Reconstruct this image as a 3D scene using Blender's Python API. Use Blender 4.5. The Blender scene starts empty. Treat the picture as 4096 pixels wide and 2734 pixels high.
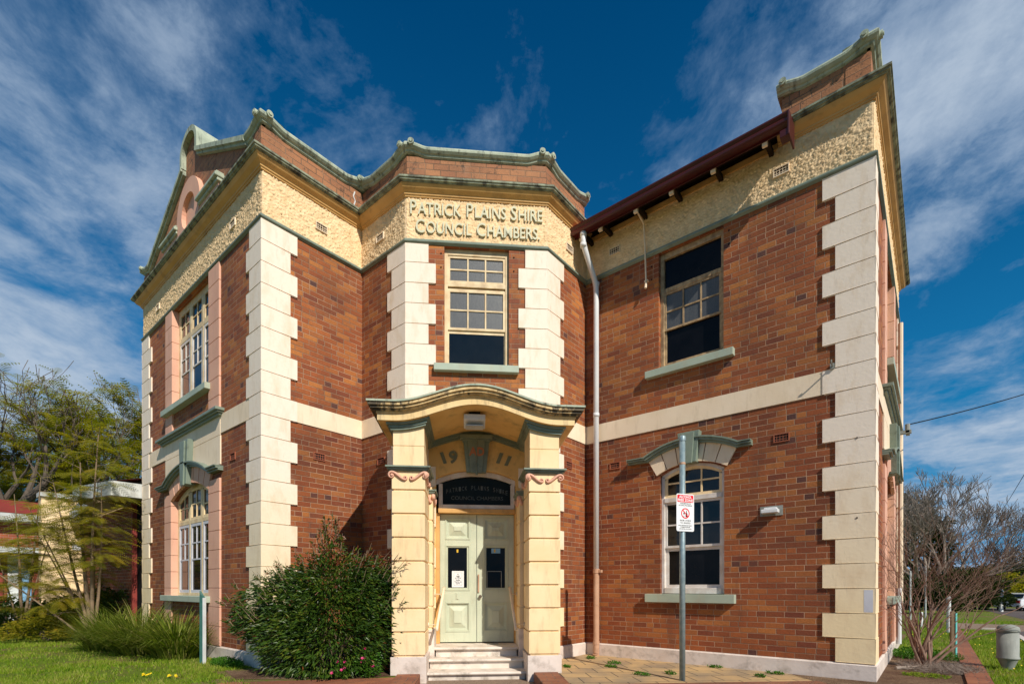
import bpy, math, random
from mathutils import Vector, noise
random.seed(7)
R=random.random
def U(a,b): return a+(b-a)*random.random()
scene=bpy.context.scene; COL=scene.collection
q=2**-.5
# ------------------------------------------------------------------ camera
EYE=1.3
cd=bpy.data.cameras.new('camera'); cam=bpy.data.objects.new('camera',cd); COL.objects.link(cam)
cam.location=(0,0,EYE); cam.rotation_euler=(math.pi/2,0,math.radians(39.9))
cd.sensor_width=36; cd.lens=36*506/1024; cd.shift_y=(587-341.5)/1024; cd.clip_end=3000; cd.clip_start=.05
scene.camera=cam
RT=(.7672,.6414); FW=(-.6414,.7672)      # view right / forward in plan
# ------------------------------------------------------------------ materials
def newmat(name):
    m=bpy.data.materials.new(name); m.use_nodes=True; nt=m.node_tree
    return m,nt,nt.nodes['Principled BSDF']
def N(nt,t,**k):
    n=nt.nodes.new(t)
    for a,b in k.items(): setattr(n,a,b)
    return n
def mth(nt,op,a,b=None,c=None):
    n=nt.nodes.new('ShaderNodeMath'); n.operation=op
    for i,v in enumerate((a,b,c)):
        if v is None: continue
        if isinstance(v,(int,float)): n.inputs[i].default_value=v
        else: nt.links.new(v,n.inputs[i])
    return n.outputs[0]
def mix(nt,fac,a,b,mode='MIX'):
    n=nt.nodes.new('ShaderNodeMix'); n.data_type='RGBA'; n.blend_type=mode
    for i,v in ((0,fac),(6,a),(7,b)):
        if isinstance(v,(int,float)): n.inputs[i].default_value=v
        elif isinstance(v,tuple): n.inputs[i].default_value=(*v[:3],1)
        else: nt.links.new(v,n.inputs[i])
    return n.outputs[2]
def ramp(nt,fac,stops,interp='LINEAR'):
    n=nt.nodes.new('ShaderNodeValToRGB'); cr=n.color_ramp; cr.interpolation=interp
    while len(cr.elements)<len(stops): cr.elements.new(.5)
    for e,(p,c) in zip(cr.elements,stops):
        e.position=p; e.color=(*c,1) if isinstance(c,tuple) else (c,c,c,1)
    nt.links.new(fac,n.inputs[0]); return n.outputs[0]
def noi(nt,scale,detail=3,vec=None,rough=.5,dist=0):
    n=nt.nodes.new('ShaderNodeTexNoise'); n.inputs['Scale'].default_value=scale; n.inputs['Detail'].default_value=detail
    n.inputs['Roughness'].default_value=rough; n.inputs['Distortion'].default_value=dist
    if vec is not None: nt.links.new(vec,n.inputs['Vector'])
    return n.outputs['Fac']
def pos(nt): return nt.nodes.new('ShaderNodeNewGeometry').outputs['Position']
def smap(nt,v,s):
    n=nt.nodes.new('ShaderNodeVectorMath'); n.operation='MULTIPLY'; nt.links.new(v,n.inputs[0]); n.inputs[1].default_value=s; return n.outputs[0]
def bump(nt,b,h,strength=.5,dist=.01):
    n=nt.nodes.new('ShaderNodeBump'); n.inputs['Strength'].default_value=strength; n.inputs['Distance'].default_value=dist
    nt.links.new(h,n.inputs['Height']); nt.links.new(n.outputs[0],b.inputs['Normal'])
def paint(name,c1,c2=None,rough=.7,scale=3,bs=30,bd=.004,stain=None,stain_amt=.5,metal=0,streak=False,spots=None):
    """painted or plain surface: two close tones in clouds, small grain, optional dirt with its own shape"""
    m,nt,b=newmat(name); p=pos(nt)
    c2=c2 or tuple(x*.85 for x in c1)
    f=ramp(nt,noi(nt,scale,4,p),[(.35,0.0),(.68,1.0)])
    col=mix(nt,f,c1,c2)
    if stain:
        sv=smap(nt,p,(6,6,1.2)) if streak else smap(nt,p,(3,3,3))
        sf=ramp(nt,noi(nt,1.5,6,sv,.65),[(.52,0.0),(.70,1.0)])
        col=mix(nt,mth(nt,'MULTIPLY',sf,stain_amt),col,stain)
    if spots:
        sf=ramp(nt,noi(nt,55,3,p),[(.70,0.0),(.74,1.0)])
        col=mix(nt,mth(nt,'MULTIPLY',sf,.6),col,spots)
    nt.links.new(col,b.inputs['Base Color']); b.inputs['Roughness'].default_value=rough; b.inputs['Metallic'].default_value=metal
    bump(nt,b,noi(nt,bs,4,p),.35,bd)
    return m
def brickmat(name,cols,mortar,bw=.265,rh=.0878,jm=.0055,z0=.235,gain=1.0,soot=.0):
    m,nt,b=newmat(name)
    uv=N(nt,'ShaderNodeUVMap'); sp=N(nt,'ShaderNodeSeparateXYZ'); nt.links.new(uv.outputs[0],sp.inputs[0])
    u,v=sp.outputs[0],mth(nt,'SUBTRACT',sp.outputs[1],z0-10*rh)
    vv=mth(nt,'DIVIDE',v,rh); row=mth(nt,'FLOOR',vv); fv=mth(nt,'FRACT',vv)
    wr=N(nt,'ShaderNodeTexWhiteNoise',noise_dimensions='1D'); nt.links.new(row,wr.inputs['W'])
    off=mth(nt,'ADD',mth(nt,'MULTIPLY',row,.5),mth(nt,'MULTIPLY',wr.outputs[0],.16))
    uu=mth(nt,'ADD',mth(nt,'DIVIDE',u,bw),off); colm=mth(nt,'FLOOR',uu)
    cmb=N(nt,'ShaderNodeCombineXYZ'); nt.links.new(colm,cmb.inputs[0]); nt.links.new(row,cmb.inputs[1])
    wh=N(nt,'ShaderNodeTexWhiteNoise',noise_dimensions='3D'); nt.links.new(cmb.outputs[0],wh.inputs['Vector'])
    hd=mth(nt,'GREATER_THAN',wh.outputs[0],.84)                     # some stretchers are pairs of headers
    mult=mth(nt,'ADD',hd,1.0); u2=mth(nt,'MULTIPLY',uu,mult); fu=mth(nt,'FRACT',u2)
    du=mth(nt,'DIVIDE',mth(nt,'MULTIPLY',mth(nt,'MINIMUM',fu,mth(nt,'SUBTRACT',1,fu)),bw),mult)
    dv=mth(nt,'MULTIPLY',mth(nt,'MINIMUM',fv,mth(nt,'SUBTRACT',1,fv)),rh)
    d=mth(nt,'MINIMUM',du,dv)
    wob=mth(nt,'MULTIPLY',mth(nt,'SUBTRACT',noi(nt,60,2,pos(nt)),.5),.004)
    d=mth(nt,'ADD',d,wob)
    mr=N(nt,'ShaderNodeMapRange',interpolation_type='SMOOTHSTEP'); nt.links.new(d,mr.inputs[0]); mr.inputs[1].default_value=jm-.002; mr.inputs[2].default_value=jm+.002
    cm2=N(nt,'ShaderNodeCombineXYZ'); nt.links.new(mth(nt,'FLOOR',u2),cm2.inputs[0]); nt.links.new(row,cm2.inputs[1]); nt.links.new(hd,cm2.inputs[2])
    w2=N(nt,'ShaderNodeTexWhiteNoise',noise_dimensions='3D'); nt.links.new(cm2.outputs[0],w2.inputs['Vector'])
    bc=ramp(nt,w2.outputs[0],cols)
    big=noi(nt,.7,3,pos(nt)); bc=mix(nt,1.0,bc,ramp(nt,big,[(.28,(.66,.66,.70)),(.5,(.95,.94,.95)),(.72,(1.16,1.10,1.04))]),'MULTIPLY')
    zr=N(nt,'ShaderNodeMapRange'); zs_=N(nt,'ShaderNodeSeparateXYZ'); nt.links.new(pos(nt),zs_.inputs[0]); nt.links.new(zs_.outputs[2],zr.inputs[0]); zr.inputs[1].default_value=4.2; zr.inputs[2].default_value=4.5
    bc=mix(nt,1.0,bc,mix(nt,zr.outputs[0],(.86,.86,.86),(1.0,1.06,1.04)),'MULTIPLY')   # darker below the band, slightly more orange above it
    gr=noi(nt,45,4,pos(nt)); bc=mix(nt,1.0,bc,ramp(nt,gr,[(.25,.80),(.75,1.12)]),'MULTIPLY')
    mc=mix(nt,ramp(nt,noi(nt,2.2,3,pos(nt)),[(.4,0.0),(.6,1.0)]),mortar,tuple(x*.55 for x in mortar))
    col=mix(nt,mr.outputs[0],mc,bc)
    dk=ramp(nt,noi(nt,1.1,7,smap(nt,pos(nt),(2.2,2.2,.45)),.72),[(.55,0.0),(.70,1.0)]); col=mix(nt,mth(nt,'MULTIPLY',dk,.42),col,(.075,.036,.026))   # sooty runs
    ef=ramp(nt,noi(nt,1.3,6,smap(nt,pos(nt),(1,1,.6)),.7),[(.60,0.0),(.75,1.0)])
    col=mix(nt,mth(nt,'MULTIPLY',ef,.16),col,(.55,.42,.34))
    if soot:
        sf=ramp(nt,noi(nt,7,6,pos(nt),.7),[(.56,0.0),(.66,1.0)]); col=mix(nt,mth(nt,'MULTIPLY',sf,soot),col,(.035,.03,.022))
    nt.links.new(col,b.inputs['Base Color']); b.inputs['Roughness'].default_value=.82
    h=mth(nt,'ADD',mr.outputs[0],mth(nt,'MULTIPLY',gr,.35)); bump(nt,b,h,.9,.010)
    return m
BR=[(0,(.22,.052,.016)),(.2,(.38,.103,.024)),(.42,(.28,.066,.018)),(.6,(.46,.155,.034)),(.76,(.20,.046,.018)),(.88,(.34,.090,.022)),(.94,(.14,.042,.024)),(1,(.10,.038,.030))]
M={}
M['brick']=brickmat('red_brick',BR,(.46,.26,.155),jm=.0054)
M['brick_top']=brickmat('parapet_brick',[(0,(.33,.13,.06)),(.5,(.43,.18,.08)),(1,(.29,.10,.05))],(.30,.17,.10),soot=.8,z0=.27,rh=.105,bw=.27,jm=.006)
M['brick_annex']=brickmat('annex_brick',[(0,(.28,.05,.018)),(.5,(.40,.10,.03)),(.85,(.30,.06,.02)),(1,(.09,.04,.03))],(.52,.38,.28),bw=.24,rh=.086)
M['edging']=brickmat('edging_brick',[(0,(.28,.085,.035)),(.5,(.38,.14,.06)),(1,(.24,.07,.035))],(.20,.12,.08),bw=.23,rh=.11,soot=.3)
# quoin paint: yellower coat low down, a pinker one above
def quoinmat():
    m,nt,b=newmat('quoin_cream'); p=pos(nt); s=N(nt,'ShaderNodeSeparateXYZ'); nt.links.new(p,s.inputs[0])
    mr=N(nt,'ShaderNodeMapRange'); nt.links.new(mth(nt,'ADD',s.outputs[2],mth(nt,'MULTIPLY',noi(nt,1.2,3,p),1.2)),mr.inputs[0]); mr.inputs[1].default_value=1.3; mr.inputs[2].default_value=4.0
    c=mix(nt,mr.outputs[0],(.86,.68,.41),(.87,.74,.61))
    f=ramp(nt,noi(nt,4,5,smap(nt,p,(1.5,1.5,.6)),.6),[(.5,0.0),(.75,1.0)])
    c=mix(nt,mth(nt,'MULTIPLY',f,.48),c,(.66,.47,.28)); f3=ramp(nt,noi(nt,5,7,smap(nt,p,(3,3,.5)),.72),[(.58,0.0),(.72,1.0)]); c=mix(nt,mth(nt,'MULTIPLY',f3,.30),c,(.38,.27,.17))
    f2=ramp(nt,noi(nt,9,6,p,.7),[(.66,0.0),(.72,1.0)]); c=mix(nt,mth(nt,'MULTIPLY',f2,.25),c,(.3,.22,.15))
    nt.links.new(c,b.inputs['Base Color']); b.inputs['Roughness'].default_value=.75; bump(nt,b,noi(nt,22,5,p),.4,.006); return m
M['quoin']=quoinmat()
M['cream']=paint('cream_paint',(.90,.68,.40),(.83,.60,.32),.65,2.2,25,.005,stain=(.16,.11,.05),stain_amt=.28,streak=True)
M['cream2']=paint('band_cream',(.86,.70,.52),(.79,.62,.43),.7,2,25,.005,stain=(.35,.24,.13),stain_amt=.25,streak=True)
M['ochre']=paint('cornice_ochre',(.66,.38,.125),(.55,.30,.09),.6,2.5,30,.004,stain=(.10,.06,.03),stain_amt=.35)
M['porch']=paint('porch_cream_warm_bounce',(.84,.54,.20),(.74,.44,.14),.65,2.2,25,.005,stain=(.10,.06,.03),stain_amt=.35)  # cream again, deepened: the porch shade's warm bounce is put into the colour
M['rough']=paint('roughcast',(.90,.66,.39),(.76,.52,.28),.9,9,60,.02,spots=(.25,.14,.06))
M['green']=paint('green_trim',(.215,.265,.205),(.175,.215,.17),.5,3,30,.003,stain=(.05,.055,.04),stain_amt=.55)
M['green_dirty']=paint('weathered_green_coping',(.45,.49,.37),(.30,.35,.27),.75,5,35,.006,stain=(.03,.028,.02),stain_amt=.85,streak=True)
M['lip']=paint('mould_blackened_lip',(.30,.33,.23),(.09,.08,.055),.8,9,40,.006,stain=(.02,.018,.014),stain_amt=.95)
M['sill']=paint('sill_green',(.40,.46,.36),(.34,.39,.31),.55,3,30,.003,stain=(.4,.32,.2),stain_amt=.35,streak=True)
M['pink']=paint('pink_render',(.76,.42,.29),(.68,.36,.25),.7,2,25,.005,stain=(.45,.26,.17),stain_amt=.3,streak=True)
M['plinth']=paint('plinth_white',(.72,.62,.55),(.60,.50,.43),.75,3,22,.008,stain=(.16,.12,.08),stain_amt=.5)
M['step']=paint('step_paint',(.74,.66,.58),(.62,.53,.44),.7,4,30,.005,stain=(.13,.10,.06),stain_amt=.6)
M['joint']=paint('joint_shadow_line',(.42,.30,.14),(.30,.2,.1),.9)
M['canopy']=paint('canopy_cream',(.84,.62,.32),(.72,.50,.22),.65,2.5,25,.005,stain=(.06,.045,.03),stain_amt=.45,streak=True)
M['crown']=paint('canopy_crown_stained',(.80,.58,.28),(.45,.30,.13),.7,7,25,.006,stain=(.02,.017,.012),stain_amt=.97,streak=False)
def crownstain():
    m=M['crown']; nt=m.node_tree; b=nt.nodes['Principled BSDF']; old=b.inputs['Base Color'].links[0].from_socket; p=pos(nt); sp=N(nt,'ShaderNodeSeparateXYZ'); nt.links.new(p,sp.inputs[0])
    u=mth(nt,'ADD',mth(nt,'MULTIPLY',mth(nt,'ADD',sp.outputs[0],7.009),q),mth(nt,'MULTIPLY',mth(nt,'SUBTRACT',sp.outputs[1],5.529),q))
    e=N(nt,'ShaderNodeMapRange'); nt.links.new(mth(nt,'ABSOLUTE',mth(nt,'SUBTRACT',u,1.205)),e.inputs[0]); e.inputs[1].default_value=.85; e.inputs[2].default_value=1.5
    f=ramp(nt,mth(nt,'ADD',noi(nt,9,6,smap(nt,p,(1.5,1.5,.5)),.7),mth(nt,'MULTIPLY',e.outputs[0],.20)),[(.56,0.0),(.66,1.0)])
    nt.links.new(mix(nt,mth(nt,'MULTIPLY',f,.9),old,(.022,.018,.013)),b.inputs['Base Color'])
crownstain()
M['red']=paint('dark_red_gutter',(.075,.005,.004),(.05,.004,.003),.45,3,30,.002)
M['roofred']=paint('red_roof_sheet',(.27,.035,.025),(.22,.03,.02),.6,3,30,.002)
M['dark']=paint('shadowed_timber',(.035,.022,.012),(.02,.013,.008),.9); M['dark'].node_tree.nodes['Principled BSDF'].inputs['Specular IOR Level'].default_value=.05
M['win']=paint('window_cream',(.78,.62,.38),(.62,.44,.24),.6,6,40,.003,stain=(.22,.12,.06),stain_amt=.4)
M['winold']=paint('weathered_timber_paint',(.50,.35,.19),(.30,.19,.10),.7,14,50,.006,stain=(.10,.06,.03),stain_amt=.7,streak=True)
M['winwhite']=paint('window_white',(.74,.70,.66),(.60,.52,.45),.55,6,40,.003,stain=(.3,.2,.13),stain_amt=.25)
M['wingrey']=paint('window_lilac_white',(.62,.62,.66),(.55,.54,.58),.5,6,40,.003)
M['door']=paint('sage_door',(.57,.60,.45),(.50,.54,.40),.5,3,40,.003,stain=(.18,.13,.08),stain_amt=.22,streak=True)
M['pipe']=paint('pvc_white',(.72,.72,.72),(.64,.64,.65),.35,3,30,.001)
M['pipetan']=paint('tan_iron_pipe',(.52,.31,.20),(.46,.26,.16),.6,5,40,.004,stain=(.15,.06,.03),stain_amt=.4)
M['terra']=paint('terracotta_vent',(.36,.11,.05),(.26,.07,.035),.8)
M['galv']=paint('galvanised_steel',(.30,.38,.40),(.20,.28,.31),.45,18,90,.002,metal=.35)
M['white']=paint('white_panel',(.80,.80,.80),(.76,.77,.78),.4,2,20,.0005)
M['sgred']=paint('sign_red',(.72,.012,.02),(.68,.01,.02),.4,2,20,.0005)
M['black']=paint('print_black',(.012,.012,.014),(.018,.018,.018),.9); M['black'].node_tree.nodes['Principled BSDF'].inputs['Specular IOR Level'].default_value=.05
M['numeral']=paint('numeral_olive',(.19,.20,.13),(.15,.16,.11),.6)
M['gilt']=paint('faded_gilt',(.10,.11,.10),(.05,.06,.06),.6)
M['letter']=paint('letter_green',(.64,.60,.41),(.55,.54,.38),.6,4,40,.002)
M['orange']=paint('letter_orange',(.48,.17,.075),(.42,.15,.07),.6)
M['yellow']=paint('sticker_yellow',(.75,.45,.03),None,.5)
M['blue']=paint('sticker_blue',(.22,.42,.62),None,.5)
M['concrete']=paint('bin_concrete',(.30,.31,.28),(.23,.24,.215),.85,6,60,.003,stain=(.12,.12,.10),stain_amt=.4,streak=True)
M['greenpost']=paint('post_green',(.05,.16,.13),(.04,.13,.11),.6,8,60,.003,stain=(.3,.35,.33),stain_amt=.3)
M['whitepost']=paint('post_white',(.72,.74,.72),(.6,.6,.6),.6,8,60,.003)
M['aqua']=paint('post_aqua',(.20,.74,.70),(.13,.6,.57),.55,8,60,.003,stain=(.05,.2,.2),stain_amt=.5)
M['bark']=paint('bark_brown',(.085,.062,.045),(.14,.11,.085),.9,14,40,.01)
M['bark_grey']=paint('bark_grey',(.22,.175,.14),(.33,.27,.225),.9,6,40,.01)
M['bark_red']=paint('bark_reddish',(.17,.09,.06),(.27,.17,.12),.8,8,60,.005)
M['bark_tan']=paint('bark_tan',(.25,.17,.10),(.17,.12,.07),.85,8,60,.005)
M['fascia']=paint('annex_fascia',(.55,.56,.54),(.42,.44,.43),.7,4,30,.003,stain=(.2,.18,.15),stain_amt=.5,streak=True)
M['rust']=paint('rubber_black',(.02,.02,.022),None,.7)
M['carwhite']=paint('car_white',(.70,.72,.74),(.68,.70,.72),.15,1,5,.0002)
M['cardark']=paint('car_dark',(.03,.04,.05),None,.15,1,5,.0002)
M['redlamp']=paint('tail_lamp',(.5,.02,.02),None,.2)
def glass(name,col,rough=.06,bs=6,bd=.004,spec=.5,frost=False):
    m,nt,b=newmat(name); p=pos(nt)
    c=mix(nt,ramp(nt,noi(nt,3 if not frost else 90,4,p),[(.35,0.0),(.7,1.0)]),col,tuple(x*(1.9 if frost else 1.35)+.002 for x in col))
    if frost:
        st=ramp(nt,noi(nt,3,4,smap(nt,p,(14,14,1.0))),[(.5,0.0),(.75,1.0)]); c=mix(nt,mth(nt,'MULTIPLY',st,.35),c,(.16,.15,.13))
    nt.links.new(c,b.inputs['Base Color']); b.inputs['Roughness'].default_value=rough; b.inputs['IOR'].default_value=1.5
    b.inputs['Specular IOR Level'].default_value=spec
    bump(nt,b,noi(nt,bs,2,p),.25,bd); return m
M['glass']=glass('window_glass',(.006,.007,.008))
M['glass_open']=glass('dim_room_glass',(.004,.004,.005),.08,spec=.16)
M['frost']=glass('frosted_glass',(.055,.058,.062),.35,120,.006,frost=True)
M['leadlight']=glass('leaded_glass',(.006,.010,.010),.4,25,.01,spec=.12)
M['lamp']=glass('lamp_diffuser',(.45,.45,.44),.3)
def leafmat(name,cols,scale=6,transl=.35,rough=.45,spec=.5):
    m,nt,b=newmat(name); p=pos(nt)
    a=noi(nt,scale,2,p); w=N(nt,'ShaderNodeTexWhiteNoise',noise_dimensions='3D')
    nt.links.new(smap(nt,N(nt,'ShaderNodeUVMap').outputs[0],(1,1,1)),w.inputs['Vector'])
    f=mth(nt,'ADD',mth(nt,'MULTIPLY',a,.55),mth(nt,'MULTIPLY',w.outputs[0],.45))
    n=len(cols); c=ramp(nt,f,[(.25+.5*i/(n-1),x) for i,x in enumerate(cols)])
    nt.links.new(c,b.inputs['Base Color']); b.inputs['Roughness'].default_value=rough; b.inputs['Specular IOR Level'].default_value=spec
    t=N(nt,'ShaderNodeBsdfTranslucent'); nt.links.new(mix(nt,1.0,c,(1.3,1.5,.6),'MULTIPLY'),t.inputs[0])
    ms=N(nt,'ShaderNodeMixShader'); ms.inputs[0].default_value=transl
    nt.links.new(b.outputs[0],ms.inputs[1]); nt.links.new(t.outputs[0],ms.inputs[2]); nt.links.new(ms.outputs[0],nt.nodes['Material Output'].inputs[0]); return m
M['shrubleaf']=leafmat('glossy_shrub_leaf',[(.012,.032,.004),(.028,.070,.007),(.055,.115,.011),(.13,.15,.013)],4,.2,.42,.35)
M['newleaf']=leafmat('reddish_new_leaf',[(.20,.04,.015),(.28,.09,.03)],6,.3)
M['feather']=leafmat('feathery_leaf',[(.09,.11,.010),(.21,.21,.016),(.34,.28,.022),(.44,.30,.025)],1.2,.5,.6,.2)
M['darkleaf']=leafmat('dark_tree_leaf',[(.012,.022,.006),(.03,.05,.01),(.06,.075,.012)],1.0,.25,.6,.2)
M['sedge']=leafmat('strap_leaf',[(.05,.085,.010),(.13,.19,.018),(.24,.28,.03),(.36,.30,.12)],3,.4,.4,.4)
M['grassb']=leafmat('lawn_blade',[(.08,.17,.008),(.16,.27,.010),(.27,.34,.025),(.38,.32,.11)],1.1,.35,.6,.2)
M['weed']=leafmat('weed_leaf',[(.03,.11,.006),(.06,.18,.01),(.10,.24,.02)],5,.3,.5,.3)
M['petal']=leafmat('pink_petal',[(.62,.02,.14),(.75,.05,.22)],9,.3)
M['ypetal']=leafmat('yellow_petal',[(.85,.60,.01),(.9,.7,.02)],9,.3)
M['wpetal']=leafmat('white_petal',[(.75,.75,.72),(.8,.8,.78)],9,.3)
M['bulb']=M['lamp']
def groundmat(name,stops,s1=.5,s2=8,bd=.03):
    m,nt,b=newmat(name); p=pos(nt)
    f=mth(nt,'ADD',mth(nt,'MULTIPLY',noi(nt,s1,5,p,.6),.6),mth(nt,'MULTIPLY',noi(nt,s2,5,p,.7),.4))
    c=ramp(nt,f,stops); g=noi(nt,70,3,p); c=mix(nt,1.0,c,ramp(nt,g,[(.3,.65),(.7,1.25)]),'MULTIPLY')
    nt.links.new(c,b.inputs['Base Color']); b.inputs['Roughness'].default_value=.95; b.inputs['Specular IOR Level'].default_value=.1
    bump(nt,b,mth(nt,'ADD',noi(nt,40,4,p),g),.8,bd); return m
M['lawn']=groundmat('lawn_ground',[(.38,(.24,.165,.085)),(.45,(.19,.15,.055)),(.50,(.13,.18,.022)),(.60,(.15,.22,.02)),(.70,(.26,.24,.08))])
M['mulch']=groundmat('mulch_soil',[(.35,(.085,.04,.026)),(.5,(.17,.105,.065)),(.65,(.28,.19,.12))],1.2,14,.03)
M['road']=groundmat('road_asphalt',[(.35,(.10,.08,.075)),(.6,(.15,.125,.115))],.4,20,.008)
M['street']=groundmat('bounce_street_asphalt',[(.35,(.17,.145,.12)),(.6,(.22,.19,.16))],.4,20,.008)
M['path']=groundmat('sandy_path',[(.35,(.22,.155,.11)),(.6,(.30,.215,.155))],.4,20,.01)
def pavermat():
    m,nt,b=newmat('diagonal_pavers'); p=pos(nt)
    mp=N(nt,'ShaderNodeMapping'); nt.links.new(p,mp.inputs[0]); mp.inputs['Rotation'].default_value=(0,0,math.radians(-45))
    bt=N(nt,'ShaderNodeTexBrick'); nt.links.new(mp.outputs[0],bt.inputs[0]); bt.inputs['Scale'].default_value=1
    bt.inputs['Brick Width'].default_value=.40; bt.inputs['Row Height'].default_value=.40; bt.inputs['Mortar Size'].default_value=.008; bt.inputs['Mortar Smooth'].default_value=.1
    bt.inputs['Color1'].default_value=(.50,.33,.15,1); bt.inputs['Color2'].default_value=(.40,.26,.13,1); bt.inputs['Mortar'].default_value=(.05,.045,.03,1); bt.inputs['Bias'].default_value=-.2
    bt.offset=.5
    c=mix(nt,ramp(nt,noi(nt,1.6,5,p,.6),[(.42,0.0),(.62,1.0)]),bt.outputs[0],(.16,.14,.115),'MIX')
    c2=mix(nt,.55,bt.outputs[0],c); c2=mix(nt,bt.outputs['Fac'],c2,(.05,.045,.03))
    nt.links.new(c2,b.inputs['Base Color']); b.inputs['Roughness'].default_value=.85
    bump(nt,b,mth(nt,'SUBTRACT',noi(nt,60,3,p),mth(nt,'MULTIPLY',bt.outputs['Fac'],2)),.6,.005); return m
M['paver']=pavermat()
# ------------------------------------------------------------------ mesh builder
class F:
    """wall frame: s along, o outward, z up"""
    def __init__(s,P,d,n,us=1): s.P=P; s.d=d; s.n=n; s.flip=(d[0]*n[1]-d[1]*n[0])>0; s.us=us
    def __call__(s,a,o,z): return (s.P[0]+s.d[0]*a+s.n[0]*o, s.P[1]+s.d[1]*a+s.n[1]*o, z)
AB=F((0,3.673),(1,0),(0,-1)); GH=F((0,8.572),(1,0),(0,-1)); BD=F((-8.326,0),(0,1),(1,0)); DE=F((0,5.529),(1,0),(0,-1)); FG=F((-5.27,0),(0,1),(1,0))
EF=F((-7.009,5.529),(q,q),(q,-q))
KH=.93
HI=F((-.651,8.572-8.326*KH),(0,-KH),(1,0))      # mirror of AB: same s as AB
W0=F((0,0),(1,0),(0,-1))
class MB:
    def __init__(s): s.v=[]; s.f=[]; s.uv=[]; s.sm=False
    def add(s,vs,fs,uvs=None):
        b=len(s.v); s.v+=[tuple(x) for x in vs]
        for i,f in enumerate(fs):
            s.f.append([b+k for k in f])
            if uvs: s.uv+=uvs[i]
            else:
                for k in f: s.uv.append((vs[k][0],vs[k][2]))
        return s
    def quad(s,a,b,c,d,uv=None): return s.add([a,b,c,d],[(0,1,2,3)],[uv] if uv else None)
    def box(s,fr,s0,s1,o0,o1,z0,z1):
        vs=[fr(a,o,z) for z in (z0,z1) for o in (o0,o1) for a in (s0,s1)]
        co=[(a,o,z) for z in (z0,z1) for o in (o0,o1) for a in (s0,s1)]
        fs=[(2,3,7,6),(1,0,4,5),(0,2,6,4),(3,1,5,7),(4,6,7,5),(0,1,3,2)]
        uvs=[]
        for k,f in enumerate(fs):
            if k<2: uvs.append([(co[i][0],co[i][2]) for i in f])
            elif k<4: uvs.append([(co[i][0]+co[i][1],co[i][2]) for i in f])
            else: uvs.append([(co[i][0],co[i][1]) for i in f])
        if fr.flip: fs=[f[::-1] for f in fs]; uvs=[u[::-1] for u in uvs]
        return s.add(vs,fs,uvs)
    def wedge(s,fr,pts,o0,o1):
        """polygon (s,z) extruded in outward direction"""
        n=len(pts); vs=[fr(a,o0,z) for a,z in pts]+[fr(a,o1,z) for a,z in pts]
        fs=[tuple(range(n,2*n)),tuple(range(n))[::-1]]+[(i,(i+1)%n,n+(i+1)%n,n+i) for i in range(n)]
        c=[(a,z) for a,z in pts]*2
        return s.add(vs,fs,[[c[i] for i in f] for f in fs])
    def strip(s,fr,lo,hi,o0,o1):
        """solid band between two polylines of (s,z) pairs"""
        for i in range(len(lo)-1): s.wedge(fr,[lo[i],lo[i+1],hi[i+1],hi[i]],o0,o1)
        return s
    def tube(s,pts,rad,n=8,cap=True):
        pts=[Vector(p) for p in pts]; m=len(pts)
        if not hasattr(rad,'__len__'): rad=[rad]*m
        b=len(s.v); t0=(pts[1]-pts[0]).normalized(); a=t0.orthogonal().normalized()
        for i,p in enumerate(pts):
            t=(pts[min(i+1,m-1)]-pts[max(i-1,0)]); t=t.normalized() if t.length>1e-9 else t0
            a=(a-t*a.dot(t)); a=a.normalized() if a.length>1e-6 else t.orthogonal().normalized(); c=t.cross(a)
            for k in range(n):
                w=2*math.pi*k/n; s.v.append(tuple(p+(a*math.cos(w)+c*math.sin(w))*rad[i]))
        for i in range(m-1):
            for k in range(n):
                s.f.append([b+i*n+k,b+i*n+(k+1)%n,b+(i+1)*n+(k+1)%n,b+(i+1)*n+k]); s.uv+=[(0,0),(1,0),(1,1),(0,1)]
        if cap and n>3:
            s.f.append([b+k for k in range(n)][::-1]); s.f.append([b+(m-1)*n+k for k in range(n)]); s.uv+=[(0,0)]*(2*n)
        return s
    def lathe(s,c,prof,n=24):
        b=len(s.v)
        for r,z in prof:
            for k in range(n): w=2*math.pi*k/n; s.v.append((c[0]+r*math.cos(w),c[1]+r*math.sin(w),c[2]+z))
        for i in range(len(prof)-1):
            for k in range(n): s.f.append([b+i*n+k,b+i*n+(k+1)%n,b+(i+1)*n+(k+1)%n,b+(i+1)*n+k]); s.uv+=[(0,0),(1,0),(1,1),(0,1)]
        s.f.append([b+(len(prof)-1)*n+k for k in range(n)]); s.uv+=[(0,0)]*n
        return s
    def build(s,name,mat,parent=None,smooth=False,bevel=0):
        me=bpy.data.meshes.new(name); me.from_pydata(s.v,[],s.f); ul=me.uv_layers.new(name='UVMap')
        flat=[x for p in s.uv for x in p[:2]]
        if len(flat)==2*len(me.loops): ul.data.foreach_set('uv',flat)
        if smooth: me.polygons.foreach_set('use_smooth',[True]*len(me.polygons))
        me.materials.append(M[mat] if isinstance(mat,str) else mat); me.validate()
        o=bpy.data.objects.new(name,me); COL.objects.link(o)
        if parent is not None:
            o.parent=parent
            if any(parent.get('_o',(0,0,0))): o.location=tuple(-x for x in parent['_o'])
        if bevel:
            b=o.modifiers.new('bevel','BEVEL'); b.width=bevel; b.segments=2; b.limit_method='ANGLE'
        return o
def thing(name,label,cat,loc=(0,0,0),group=None):
    o=bpy.data.objects.new(name,None); COL.objects.link(o); o.location=loc; o['label']=label; o['category']=cat; o['_o']=tuple(float(x) for x in loc)
    if group: o['group']=group
    return o
def tag(o,label,cat,group=None,kind=None):
    if label: o['label']=label
    if cat: o['category']=cat
    if group: o['group']=group
    if kind: o['kind']=kind
    return o
def struct(o,label=None): o['kind']='structure'; return o
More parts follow.
